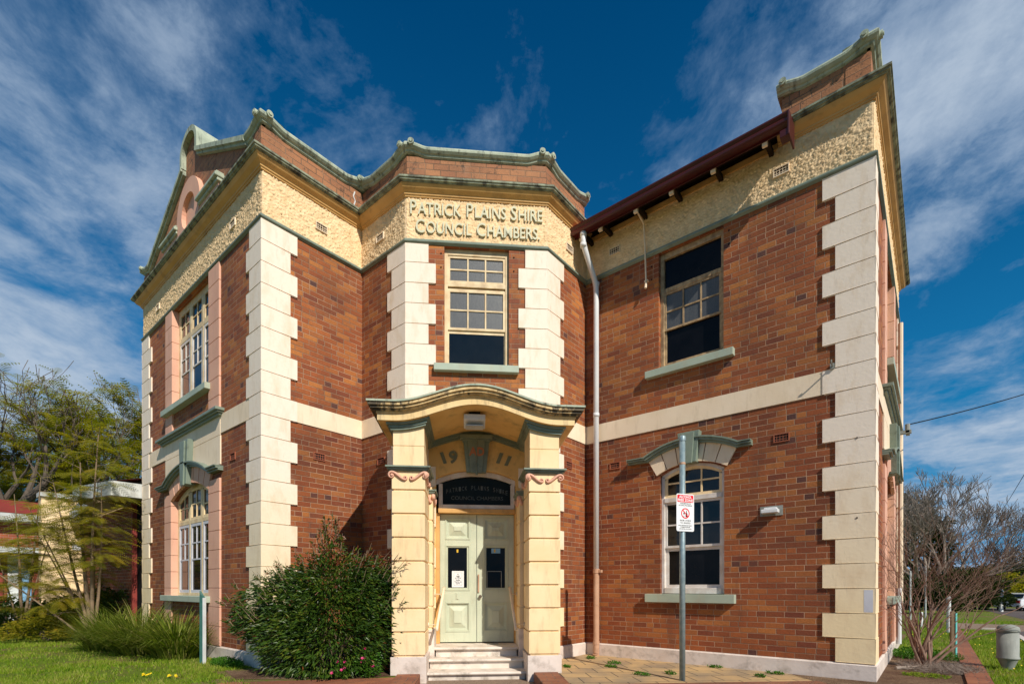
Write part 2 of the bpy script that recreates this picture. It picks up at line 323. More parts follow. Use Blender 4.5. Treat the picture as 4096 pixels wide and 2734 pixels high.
def arc(s0,s1,zs,za,n=12):
    """segmental arch from (s0,zs) through apex za to (s1,zs)"""
    w=(s1-s0)/2; h=za-zs; r=(w*w+h*h)/(2*h); c=(s0+s1)/2; zc=za-r; out=[]
    t=math.asin(w/r)
    for i in range(n+1):
        a=-t+2*t*i/n; out.append((c+r*math.sin(a),zc+r*math.cos(a)))
    return out
def wall(mb,fr,s0,s1,z0,z1,holes=(),o=0.0,depth=.16):
    """wall face with openings and their reveals; hole=(s0,s1,z0,ztop,rise)"""
    xs=sorted({s0,s1,*[h[0] for h in holes],*[h[1] for h in holes]}); zs=sorted({z0,z1,*[h[2] for h in holes],*[h[3] for h in holes]})
    for i in range(len(xs)-1):
        for j in range(len(zs)-1):
            cx,cz=(xs[i]+xs[i+1])/2,(zs[j]+zs[j+1])/2
            if any(h[0]<cx<h[1] and h[2]<cz<h[3] for h in holes): continue
            a,b,c,d=xs[i],xs[i+1],zs[j],zs[j+1]
            mb.quad(fr(a,o,c),fr(b,o,c),fr(b,o,d),fr(a,o,d),[(a,c),(b,c),(b,d),(a,d)])
    for h in holes:
        a,b,c,d=h[:4]; rise=h[4] if len(h)>4 else 0; zt=d-rise
        for x in (a,b): mb.quad(fr(x,o,c),fr(x,o-depth,c),fr(x,o-depth,zt),fr(x,o,zt),[(x,c),(x+depth,c),(x+depth,zt),(x,zt)])
        mb.quad(fr(a,o,c),fr(b,o,c),fr(b,o-depth,c),fr(a,o-depth,c),[(a,c),(b,c),(b,c-depth),(a,c-depth)])
        if rise:
            ar=arc(a,b,zt,d)
            for k in range(len(ar)-1):
                p,r=ar[k],ar[k+1]
                mb.quad(fr(p[0],o,p[1]),fr(r[0],o,r[1]),fr(r[0],o,d),fr(p[0],o,d),[p,r,(r[0],d),(p[0],d)])
                mb.quad(fr(p[0],o,p[1]),fr(r[0],o,r[1]),fr(r[0],o-depth,r[1]),fr(p[0],o-depth,p[1]),[p,r,(r[0],r[1]-depth),(p[0],p[1]-depth)])
        else: mb.quad(fr(a,o,d),fr(b,o,d),fr(b,o-depth,d),fr(a,o-depth,d),[(a,d),(b,d),(b,d-depth),(a,d-depth)])
    return mb
def textmesh(s,fr,segs,s0,s1,zb,o0,o1,hscale=1.0,bold=.0,italic=0):
    """raised lettering on a wall frame; segs=[(text,cap height)]"""
    x=0; vs=[];fs=[]
    if not hasattr(textmesh,'cap'):
        textmesh.cap=1.0; cu=bpy.data.curves.new('t','FONT'); cu.body='H'; cu.size=1; ob=bpy.data.objects.new('t',cu); COL.objects.link(ob)
        e=ob.evaluated_get(bpy.context.evaluated_depsgraph_get()); me=e.to_mesh(); textmesh.cap=max(v.co.y for v in me.vertices); e.to_mesh_clear(); bpy.data.objects.remove(ob)
    for t,h in segs:
        cu=bpy.data.curves.new('t','FONT'); cu.body=t; cu.size=h/textmesh.cap; cu.offset=bold; cu.resolution_u=3
        ob=bpy.data.objects.new('t',cu); COL.objects.link(ob); dg=bpy.context.evaluated_depsgraph_get(); me=ob.evaluated_get(dg).to_mesh()
        b=len(vs); w=0
        for v in me.vertices: vs.append((x+v.co.x,v.co.y)); w=max(w,v.co.x)
        for p in me.polygons: fs.append([b+i for i in p.vertices])
        x+=w+h*.12+(h*.42 if t.endswith(' ') else 0)
        ob.evaluated_get(dg).to_mesh_clear(); bpy.data.objects.remove(ob); bpy.data.curves.remove(cu)
    x0=min(v[0] for v in vs); x1=max(v[0] for v in vs); k=(s1-s0)/(x1-x0)
    P=[(s0+(v[0]-x0)*k+italic*v[1],zb+v[1]) for v in vs]; n=len(P)
    V=[fr(a,o1,z) for a,z in P]+[fr(a,o0,z) for a,z in P]
    from collections import Counter
    ec=Counter(); 
    for f in fs:
        for i in range(len(f)): ec[frozenset((f[i],f[(i+1)%len(f)]))]+=1
    G=[tuple(f) for f in fs]
    for f in fs:
        for i in range(len(f)):
            a,b=f[i],f[(i+1)%len(f)]
            if ec[frozenset((a,b))]==1: G.append((a,b,n+b,n+a))
    s.add(V,G); return s
# plan path of the facades
PATH=[(-14.678,9.0),(-14.678,3.673),(-8.326,3.673),(-8.326,5.529),(-7.009,5.529),(-5.27,7.268),(-5.27,8.572),(-.651,8.572),(-.651,8.572+6.352*KH),(-7,8.572+6.352*KH)]
def nrm(a,b): d=(b[0]-a[0],b[1]-a[1]); l=math.hypot(*d); return (d[1]/l,-d[0]/l)
def sweep(mb,path,prof,dz=None,closed_prof=True):
    """profile [(out,z)] along a plan polyline with mitred corners; dz per point"""
    m=len(path); ns=[nrm(path[i],path[i+1]) for i in range(m-1)]; rings=[]; L=0
    for i,p in enumerate(path):
        if i: L+=math.hypot(p[0]-path[i-1][0],p[1]-path[i-1][1])
        a=ns[max(i-1,0)]; b=ns[min(i,m-2)]; k=1+a[0]*b[0]+a[1]*b[1]; o=((a[0]+b[0])/k,(a[1]+b[1])/k); h=dz[i] if dz else 0
        rings.append(([(p[0]+o[0]*r,p[1]+o[1]*r,z+h) for r,z in prof],L))
    n=len(prof); pl=[0]
    for i in range(1,n+1): pl.append(pl[-1]+math.hypot(prof[i%n][0]-prof[i-1][0],prof[i%n][1]-prof[i-1][1]))
    for i in range(m-1):
        A,la=rings[i]; B,lb=rings[i+1]
        for k in range(n if closed_prof else n-1):
            j=(k+1)%n
            va,vb=(prof[k][1],prof[j][1]) if abs(prof[k][0]-prof[j][0])<1e-4 else (pl[k],pl[k+1])
            mb.quad(A[k],B[k],B[j],A[j],[(la,va),(lb,va),(lb,vb),(la,vb)])
    if closed_prof:
        for (Rg,l),fl in ((rings[0],0),(rings[-1],1)): mb.add(Rg,[tuple(range(n))],[[(l+p[0],p[1]) for p in prof]])
    return mb
Z=[.235+.351*k for k in range(21)]            # joint heights of the corner stones
# ================================================================== THE BUILDING
B=thing('council_building','two-storey red brick council chambers with cream corner stones, arched entrance canopy and raised lettering','building',(-5.5,7.5,0))
ZT=7.245
# --- brick walls
abw=[(-12.534,-10.485,5.05,7.23)]; abl=[(-12.6,-10.485,1.10,3.40,.24)]
for fr in (AB,HI):
    mb=MB(); wall(mb,fr,-14.678,-8.326,-.1,ZT,[abw[0],abl[0]],depth=.14); mb.build('brick_wall','brick',B)
mb=MB(); wall(mb,BD,3.673,5.529,-.1,ZT); mb.build('brick_wall','brick',B)
mb=MB(); wall(mb,DE,-8.326,-7.009,-.1,ZT); mb.build('brick_wall','brick',B)
mb=MB(); wall(mb,FG,7.268,8.572,-.1,ZT); mb.build('brick_wall','brick',B)
mb=MB(); wall(mb,EF,0,2.459,3.95,ZT,[(.656,1.785,5.16,7.23)],depth=.15); mb.build('brick_wall','brick',B)
mb=MB(); wall(mb,GH,-5.27,-.651,-.1,ZT,[(-3.77,-2.655,5.16,7.23),(-3.74,-2.645,1.18,3.43,.15)],depth=.15); mb.build('brick_wall','brick',B)
mb=MB(); mb.quad((-14.678,3.673,-.1),(-14.678,9,-.1),(-14.678,9,ZT),(-14.678,3.673,ZT),[(0,0),(5.3,0),(5.3,ZT),(0,ZT)])
mb.build('brick_wall','brick',B); mb=MB()
y2=PATH[8][1]; mb.quad((-.651,y2,-.1),(-7,y2,-.1),(-7,y2,ZT),(-.651,y2,ZT),[(0,0),(6.3,0),(6.3,ZT),(0,ZT)]); mb.build('brick_wall','brick',B)
mb=MB()                                                                   # dark backing so that nothing shines through
mb.box(W0,-14.4,-8.7,-8.9,-3.95,-.1,7.9); mb.box(W0,-9.5,-1.0,-13.8,-8.85,-.1,7.9)
mb.box(EF,.25,2.2,-1.6,-.40,-.1,7.9)
mb.build('inner_wall','dark',B)
# --- plinth, band, string course, frieze, cornice, parapet, coping
PL=[(-.02,-.15),(.035,-.15),(.035,.215),(.012,.235),(-.02,.235)]
def swb(name,mat,path,prof,dz=None):
    mb=MB(); sweep(mb,path,prof,dz); return mb.build(name,mat,B)
swb('plinth','plinth',PATH[:5],PL); swb('plinth','plinth',[(-5.27,7.269),(-5.27,8.572),(-.651,8.572),(-.651,y2),(-7,y2)],PL)
bz=(Z[11]+.012,Z[12]); bp=[(-.01,bz[0]),(.016,bz[0]),(.016,bz[1]),(-.01,bz[1])]
def seg(fr,a,b): return [fr(a,0,0)[:2],fr(b,0,0)[:2]]
for pth in ([(-9.98,3.673)]+PATH[2:5],seg(AB,-14.6,-13.0),[EF(2.459,0,0)[:2]]+PATH[6:8]+[HI(-9.98,0,0)[:2]],[HI(-13.0,0,0)[:2],HI(-14.6,0,0)[:2]]): swb('band_course','cream2',pth,bp)
mb=MB(); pr=[(-.01,7.235),(.012,7.235),(.030,7.25),(.048,7.262),(.052,7.285),(.035,7.30),(.03,7.315),(-.01,7.32)]
sweep(mb,PATH,pr); mb.build('string_course','green',B)
def rough(fr,s0,s1,z0,z1,st=.0135):
    mb=MB(); ns=int((s1-s0)/st); nz=int((z1-z0)/st); b=0
    for j in range(nz+1):
        for i in range(ns+1):
            s=s0+(s1-s0)*i/ns; z=z0+(z1-z0)*j/nz
            e=0 if i in (0,ns) else 1
            P=Vector(fr(s,0,z)); h=(abs(noise.noise(P*38))*.030+noise.noise(P*75)*.016+.004)
            mb.v.append(fr(s,h*e if e else .003,z))
    for j in range(nz):
        for i in range(ns):
            a=j*(ns+1)+i; f=[a,a+1,a+ns+2,a+ns+1]; mb.f.append(f); mb.uv+=[(0,0)]*4
    return mb
for fr,a,b in ((AB,-14.678,-8.326),(BD,3.673,5.529),(DE,-8.326,-7.009),(EF,0,2.459),(FG,7.268,8.572),(GH,-5.27,-.651),(HI,-14.678,-8.326)):
    rough(fr,a,b,7.31,8.06).build('roughcast_frieze','rough',B,smooth=True)
P1=PATH[0:6]+[(-5.27,8.56)]; P2=[(-1.84,8.572)]+PATH[7:]
corn=[(-.02,8.03),(.03,8.03),(.035,8.055),(.05,8.06),(.055,8.085),(.075,8.10),(.115,8.13),(.145,8.17),(.15,8.185),(-.02,8.187)]
lip=[(-.02,8.187),(.165,8.187),(.172,8.20),(.195,8.205),(.198,8.225),(.215,8.232),(.215,8.262),(.19,8.27),(.0,8.292),(-.02,8.292)]
swb('cornice','ochre',P1,corn); swb('cornice','ochre',P2,corn)
swb('cornice_lip','lip',P1,lip); swb('cornice_lip','lip',P2,lip)
par=[(-.33,8.29),(-.03,8.29),(-.03,8.77),(-.33,8.77)]
for pth in (PATH[0:2],PATH[2:6]+[(-5.27,8.56)],[(-1.80,8.572),(-.70,8.572)],PATH[8:]): swb('parapet_wall','brick_top',pth,par)
def gable(fr):   # raked gable brickwork: outline polygon in columns
    m=MB(); 
    xs=[-14.648,-14.1,-13.4,-12.6,-11.87,-11.5,-11.13,-10.4,-9.6,-8.9,-8.35]
    def top(s):
        t=abs(s+11.5)
        if t<=.371: return 10.08+.30*math.sqrt(max(0,1-(t/.38)**2))
        if t<2.6: return 8.73+.48*(2.6-t)
        return 8.75
    pts=[(-14.648+6.298*i/90) for i in range(91)]
    pts=sorted(set(pts+[-11.872,-11.868,-11.132,-11.128]))
    m.strip(fr,[(s,8.29) for s in pts],[(s,top(s)) for s in pts],-.33,-.03)
    return m
for fr in (AB,HI): gable(fr).build('gable_wall','brick_top',B)
# coping: sagging between raised corners
def lift(d): 
    t=max(0,min(1,(.36-d)/.27)); return .115*t*t*(3-2*t)*.45+.115*t*.15
def coping_path(pts,corners):
    out=[];dz=[]
    for i in range(len(pts)-1):
        a,b=pts[i],pts[i+1]; L=math.hypot(b[0]-a[0],b[1]-a[1]); n=max(2,int(L/.04))
        for k in range(n+(i==len(pts)-2)):
            t=k/n; p=(a[0]+(b[0]-a[0])*t,a[1]+(b[1]-a[1])*t); out.append(p)
            dz.append(max([lift(math.hypot(p[0]-c[0],p[1]-c[1])) for c in corners]+[0]))
    return out,dz
cop=[(-.37,8.75),(-.03,8.75),(.0,8.765),(.012,8.79),(.035,8.80),(.065,8.83),(.07,8.86),(.05,8.885),(.045,8.90),(.0,8.925),(-.32,8.94),(-.37,8.93)]
h0=HI(-8.9,0,0)[:2]
for pts_,cs_ in (([(-8.9,3.673)]+PATH[2:6]+[(-5.27,8.60)],PATH[2:6]+[(-5.27,8.60)]),([(-14.678,9),(-14.678,3.673),(-14.1,3.673)],[(-14.678,3.673)]),([(-1.86,8.572),(-.651,8.572),h0],[(-1.86,8.572),(-.651,8.572)]),([HI(-14.1,0,0)[:2],PATH[8],PATH[9]],[PATH[8]])):
    p,d=coping_path(pts_,cs_); swb('coping','green_dirty',p,cop,d)
for fr in (AB,HI):                                            # raking coping, stilts and half-round cap
    mb=MB()
    for sg in (1,-1):
        x=lambda t: -11.5+sg*t
        rp=[(x(2.6),8.75),(x(.41),9.80)]
        lo=[(x(2.6),8.73),(x(.38),9.78)]
        for oz,(o0,o1,t0,t1) in enumerate(((-.37,.03,0,.16),(.03,.07,.05,.13))):
            mb.wedge(fr,[(x(2.62),8.73+t0),(x(.38),9.80+t0),(x(.38),9.80+t1),(x(2.62),8.73+t1+.01)],o0,o1)
        mb.box(fr,*sorted((x(.365),x(.465))),-.37,.06,9.90,10.12)
    a0=[(-11.5-.465*math.cos(math.pi*i/18),10.12+.38*math.sin(math.pi*i/18)) for i in range(19)]
    a1=[(-11.5-.365*math.cos(math.pi*i/18),10.12+.28*math.sin(math.pi*i/18)) for i in range(19)]
    mb.strip(fr,a1,a0,-.37,.06)
    mb.build('gable_coping','green_dirty',B)
def volute(fr,s,z,r=.052):
    mb=MB()
    c=[(s+r*math.cos(2*math.pi*k/16),z+r*math.sin(2*math.pi*k/16)) for k in range(16)]; mb.wedge(fr,c,.0,.10)
    c=[(s+r*.5*math.cos(2*math.pi*k/12),z+r*.5*math.sin(2*math.pi*k/12)) for k in range(12)]; mb.wedge(fr,c,.10,.114)
    mb.build('coping_scroll','green_dirty',B)
for fr,s in ((AB,-8.40),(AB,-14.60),(BD,3.76),(BD,5.43),(DE,-8.24),(DE,-7.09),(EF,.09),(EF,2.37),(FG,7.35),(FG,8.52),(GH,-1.77),(GH,-.75),(HI,-8.40)): volute(fr,s,8.94)
# gable ring, label mouldings
for fr in (AB,HI):
    mb=MB(); n=28
    lo=[(-11.5+.36*math.cos(math.pi*2*k/n),8.86+.34*math.sin(math.pi*2*k/n)) for k in range(n+1)]; hi=[(-11.5+.64*math.cos(math.pi*2*k/n),8.86+.62*math.sin(math.pi*2*k/n)) for k in range(n+1)]
    mb.strip(fr,lo,hi,-.2,.06)
    mb.build('gable_roundel','pink',B)
    for a,b in ((-10.95,-9.98),(-13.02,-12.05)): MB().box(fr,a,b,-.1,.045,8.29,8.66).build('label_panel','pink',B)
    for a,b in ((-10.90,-9.93),(-13.07,-12.10)):
        mb=MB(); mb.box(fr,a,b,-.1,.085,8.66,8.72); mb.box(fr,a-.02,b+.02,-.1,.13,8.72,8.79); mb.box(fr,a,b,-.1,.10,8.79,8.83)
        mb.build('label_moulding','green_dirty',B,bevel=.015)
    mb=MB(); mb.wedge(fr,[(-11.5+.355*math.cos(math.pi*2*k/n),8.86+.335*math.sin(math.pi*2*k/n)) for k in range(n)],-.03,-.02); mb.build('roundel_louvre',M['pink'],B)
# crack filled white in the parapet by the inner corner
mb=MB(); 
cz=[(5.39,8.72),(5.36,8.62),(5.40,8.55),(5.375,8.47),(5.42,8.38),(5.44,8.30)]
for i in range(len(cz)-1): mb.wedge(BD,[(cz[i][0]-.012,cz[i][1]),(cz[i][0]+.012,cz[i][1]),(cz[i+1][0]+.010,cz[i+1][1]),(cz[i+1][0]-.010,cz[i+1][1])],-.032,-.022)
mb.build('mortar_repair','whitepost',B)
# --- corner stones
def quoin(f1,a1,d1,f2,a2,d2,longs1,longs2,zs,odd,top=7.232,skip=None):
    """f1: wall ending at the corner (s=a1, stones run in direction d1), f2 likewise"""
    mb=MB()
    c=f1(a1,0,0)[:2]; n1,n2=f1.n,f2.n; k=1+n1[0]*n2[0]+n1[1]*n2[1]
    def co(o): return (c[0]+(n1[0]+n2[0])/k*o,c[1]+(n1[1]+n2[1])/k*o)
    def prism(w1,w2,o,z0,z1):
        P=[f1(a1+d1*w1,-.01,0)[:2],f1(a1+d1*w1,o,0)[:2],co(o),f2(a2+d2*w2,o,0)[:2],f2(a2+d2*w2,-.01,0)[:2],co(-.01)]
        n=6; vs=[(x,y,z0) for x,y in P]+[(x,y,z1) for x,y in P]
        fs=[(0,1,2,5),(5,2,3,4),(11,8,7,6),(10,9,8,11)]+[(i,(i+1)%n,n+(i+1)%n,n+i) for i in range(n)]
        mb.add(vs,fs)
    for i in range(len(zs)-1):
        if skip and skip(i): continue
        l=(i+odd)%2; w1=longs1[l]; w2=longs2[l]; z1=min(zs[i+1],top)
        prism(w1,w2,.026,zs[i]+.012,z1)
        prism(w1-.02,w2-.02,.014,zs[i],zs[i]+.012)
    return mb
ZQ=Z[:20]+[7.24]
# top stone index 19: at H long on GH
for nm,args in dict(b=(AB,-8.326,-1,BD,3.673,1,(.42,.54),(.58,.46),ZQ,1),h=(GH,-.651,-1,HI,-8.326,-1,(.45,.61),(.50,.38),ZQ,0),
      e=(DE,-7.009,-1,EF,0,1,(.375,.50),(.51,.385),ZQ,0),f=(EF,2.459,-1,FG,7.268,1,(.39,.51),(.50,.38),ZQ,1)).items():
    sk=None
    if nm in 'ef': pass
    quoin(*args).build('corner_stones','quoin',B,bevel=.004)
AL=F((-14.678,0),(0,1),(-1,0))
quoin(AL,3.673,1,AB,-14.678,1,(.4,.5),(.50,.68),ZQ,1).build('corner_stones','quoin',B,bevel=.004)
BI=F((0,y2),(1,0),(0,1))
quoin(HI,-14.678,1,BI,-.651,-1,(.50,.68),(.4,.5),ZQ,1).build('corner_stones','quoin',B,bevel=.004)
# --- windows -------------------------------------------------------
def bars(mb,fr,s0,s1,z0,z1,cols,rows,o,st=.035,bw=.02,dp=.035):
    """sash: border of width st and glazing bars; returns pane rectangle"""
    mb.box(fr,s0,s0+st,o-dp,o,z0,z1); mb.box(fr,s1-st,s1,o-dp,o,z0,z1)
    mb.box(fr,s0+st,s1-st,o-dp,o,z0,z0+st); mb.box(fr,s0+st,s1-st,o-dp,o,z1-st,z1)
    a,b,c,d=s0+st,s1-st,z0+st,z1-st
    for i in range(1,cols): x=a+(b-a)*i/cols; mb.box(fr,x-bw/2,x+bw/2,o-dp*.8,o-.004,c,d)
    for j in range(1,rows):
        y=c+(d-c)*j/rows
        for i in range(cols):
            x0=a+(b-a)*i/cols+(bw/2 if i else 0); x1=a+(b-a)*(i+1)/cols-(bw/2 if i<cols-1 else 0); mb.box(fr,x0,x1,o-dp*.8,o-.006,y-bw/2,y+bw/2)
def pane(fr,s0,s1,z0,z1,o,mat,par): MB().box(fr,s0,s1,o-.006,o,z0,z1).build('pane',mat,par)
# first floor window over the entrance
w=MB(); w.box(EF,.656,.715,-.15,-.07,5.19,7.23); w.box(EF,1.726,1.785,-.15,-.07,5.19,7.23); w.box(EF,.715,1.726,-.15,-.07,7.13,7.23); w.box(EF,.715,1.726,-.15,-.075,6.585,6.655); w.box(EF,.715,1.726,-.15,-.07,5.17,5.225)
w=w.build('window','win',B,bevel=.004)
m=MB(); bars(m,EF,.715,1.726,6.655,7.13,3,2,-.085,.04,.026); m.build('sash','win',w)
m=MB(); bars(m,EF,.715,1.726,5.83,6.535,3,2,-.085,.04,.026); m.box(EF,.715,1.726,-.135,-.10,6.535,6.56); m.build('sash','win',w)
m=MB(); m.box(EF,.715,.735,-.14,-.11,5.225,5.83); m.box(EF,1.706,1.726,-.14,-.11,5.225,5.83); m.box(EF,.735,1.706,-.14,-.11,5.775,5.83); m.build('sash','win',w)
pane(EF,.75,1.69,6.69,7.10,-.105,'frost',w); pane(EF,.75,1.69,5.865,6.50,-.105,'frost',w); pane(EF,.735,1.706,5.225,5.775,-.118,'glass',w)
MB().box(EF,.48,1.95,-.10,.10,5.045,5.165).build('window_sill','sill',B,bevel=.006)
# first floor window of the right wall
w=MB(); w.box(GH,-3.77,-3.705,-.15,-.08,5.19,7.23); w.box(GH,-2.72,-2.655,-.15,-.08,5.19,7.23); w.box(GH,-3.705,-2.72,-.15,-.08,7.13,7.23); w.box(GH,-3.705,-2.72,-.15,-.085,6.535,6.61); w.box(GH,-3.705,-2.72,-.15,-.06,5.17,5.24)
w=w.build('window','winold',B,bevel=.004)
m=MB(); bars(m,GH,-3.705,-2.72,5.86,6.535,3,2,-.095,.035,.024); m.build('sash','winold',w)
m=MB(); m.box(GH,-3.705,-3.67,-.148,-.118,5.24,5.86); m.box(GH,-2.755,-2.72,-.148,-.118,5.24,5.86); m.box(GH,-3.67,-2.755,-.148,-.118,5.24,5.29); m.build('sash','winold',w)
pane(GH,-3.705,-2.72,6.61,7.13,-.13,'glass_open',w); pane(GH,-3.67,-2.755,5.89,6.51,-.115,'frost',w); pane(GH,-3.67,-2.755,5.29,5.86,-.136,'glass_open',w)
MB().box(GH,-3.99,-2.48,-.10,.10,5.035,5.16).build('window_sill','sill',B,bevel=.006)
# ground floor window of the right wall (segmental head)
def arched_light(m,fr,s0,s1,z0,zs,za,cols,o,st,bw,full=None):
    """toplight with an arched head; full=(S0,S1,ZS,ZA) arch it belongs to"""
    S0,S1,ZS,ZA=full or (s0,s1,zs,za); w_=(S1-S0)/2; h=ZA-ZS; r=(w_*w_+h*h)/(2*h); c=(S0+S1)/2
    zf=lambda x: ZA-r+math.sqrt(max(0,r*r-(x-c)**2))
    xs=[s0+(s1-s0)*i/10 for i in range(11)]
    m.strip(fr,[(x,zf(x)-st) for x in xs],[(x,zf(x)) for x in xs],o-.035,o)
    m.box(fr,s0,s0+st,o-.035,o,z0,zf(s0)-st*.5); m.box(fr,s1-st,s1,o-.035,o,z0,zf(s1)-st*.5); m.box(fr,s0+st,s1-st,o-.035,o,z0,z0+st)
    a,b=s0+st,s1-st; zm=(z0+st+zf((s0+s1)/2)-st)/2
    for i in range(1,cols): x=a+(b-a)*i/cols; m.box(fr,x-bw/2,x+bw/2,o-.03,o-.005,z0+st,zf(x)-st*.5)
    m.box(fr,a,b,o-.028,o-.007,zm-bw/2,zm+bw/2)
    return xs,zf
w=MB(); A=arc(-3.74,-2.645,3.28,3.43); A2=[(-3.1925+(x+3.1925)*.92,z-.05) for x,z in A]
w.box(GH,-3.74,-3.685,-.15,-.06,1.2,3.26); w.box(GH,-2.70,-2.645,-.15,-.06,1.2,3.26); w.strip(GH,A2,A,-.15,-.06); w.box(GH,-3.685,-2.70,-.15,-.05,2.80,2.88); w.box(GH,-3.685,-2.70,-.15,-.05,1.2,1.30)
w=w.build('window','winwhite',B,bevel=.004)
m=MB(); xs,zf=arched_light(m,GH,-3.685,-2.70,2.88,3.24,3.385,3,-.08,.05,.026,(-3.70,-2.68,3.235,3.385)); m.build('sash','cream',w)
m=MB(); bars(m,GH,-3.685,-2.70,2.0,2.80,3,2,-.08,.04,.026); m.build('sash','winwhite',w)
m=MB(); bars(m,GH,-3.685,-2.70,1.30,2.0,1,1,-.115,.055,.03); m.build('sash','winwhite',w)
m=MB(); m.strip(GH,[(x,2.92) for x in xs],[(x,zf(x)-.03) for x in xs],-.112,-.105); m.build('pane','glass',w)
pane(GH,-3.65,-2.74,2.03,2.77,-.105,'glass',w); pane(GH,-3.64,-2.74,1.34,1.96,-.135,'glass_open',w)
MB().box(GH,-3.99,-2.46,-.10,.10,1.045,1.19).build('window_sill','sill',B,bevel=.006)
# rendered arch stones, hood mould and keystone
def arch_head(fr,s0,s1,zs,za,thick,kw,kz0,kz1,hl,hr,mat,hoodlift,kproj,n=6,proj=.03,keyw2=None):
    c=(s0+s1)/2; m=MB(); lo=arc(s0,s1,zs,za,24); R0=None
    w_=(s1-s0)/2; h=za-zs; r=(w_*w_+h*h)/(2*h); zc=za-r; t=math.asin(w_/r)
    def pt(a,rr): return (c+rr*math.sin(a),zc+rr*math.cos(a))
    for i in range(n):
        a0=-t+2*t*i/n+.006; a1=-t+2*t*(i+1)/n-.006
        ar=[a0+(a1-a0)*k/5 for k in range(6)]
        m.strip(fr,[pt(a,r) for a in ar],[pt(a,r+thick) for a in ar],-.02,proj)
    m.build('arch_stones',mat,B)
    hd=MB(); t2=t*1.0; ar=[-t2+2*t2*k/24 for k in range(25)]
    for (rr0,rr1,o) in ((.0,.035,.05),(.035,.075,.09),(.075,.10,.12)):
        lo=[pt(a,r+thick+rr0) for a in ar]; hi=[pt(a,r+thick+rr1) for a in ar]
        ls,lz=lo[0]; hs,hz=hi[0]; lo=[(hl,lz+.005),(ls-.05,lz+.005)]+lo+[(2*c-ls+.05,lz+.005),(hr,lz+.005)]; hi=[(hl,hz),(hs-.05,hz)]+hi+[(2*c-hs+.05,hz),(hr,hz)]
        hd.strip(fr,lo,hi,-.02,o+proj)
    hd.build('hood_mould','green',B)
    k2=MB(); a,b=kw[0]/2,kw[1]/2
    k2.wedge(fr,[(c-b,kz0),(c+b,kz0),(c+a,kz1),(c-a,kz1)],-.05,kproj)
    k2.wedge(fr,[(c-b*.55,kz0-.02),(c+b*.55,kz0-.02),(c+a*.6,kz1-.03),(c-a*.6,kz1-.03)],kproj,kproj+.03)
    k2.build('keystone','green',B,bevel=.006)
arch_head(GH,-3.80,-2.59,3.28,3.44,.30,(.37,.26),3.41,3.93,-4.33,-2.21,'cream2',0,.13,6,.03)
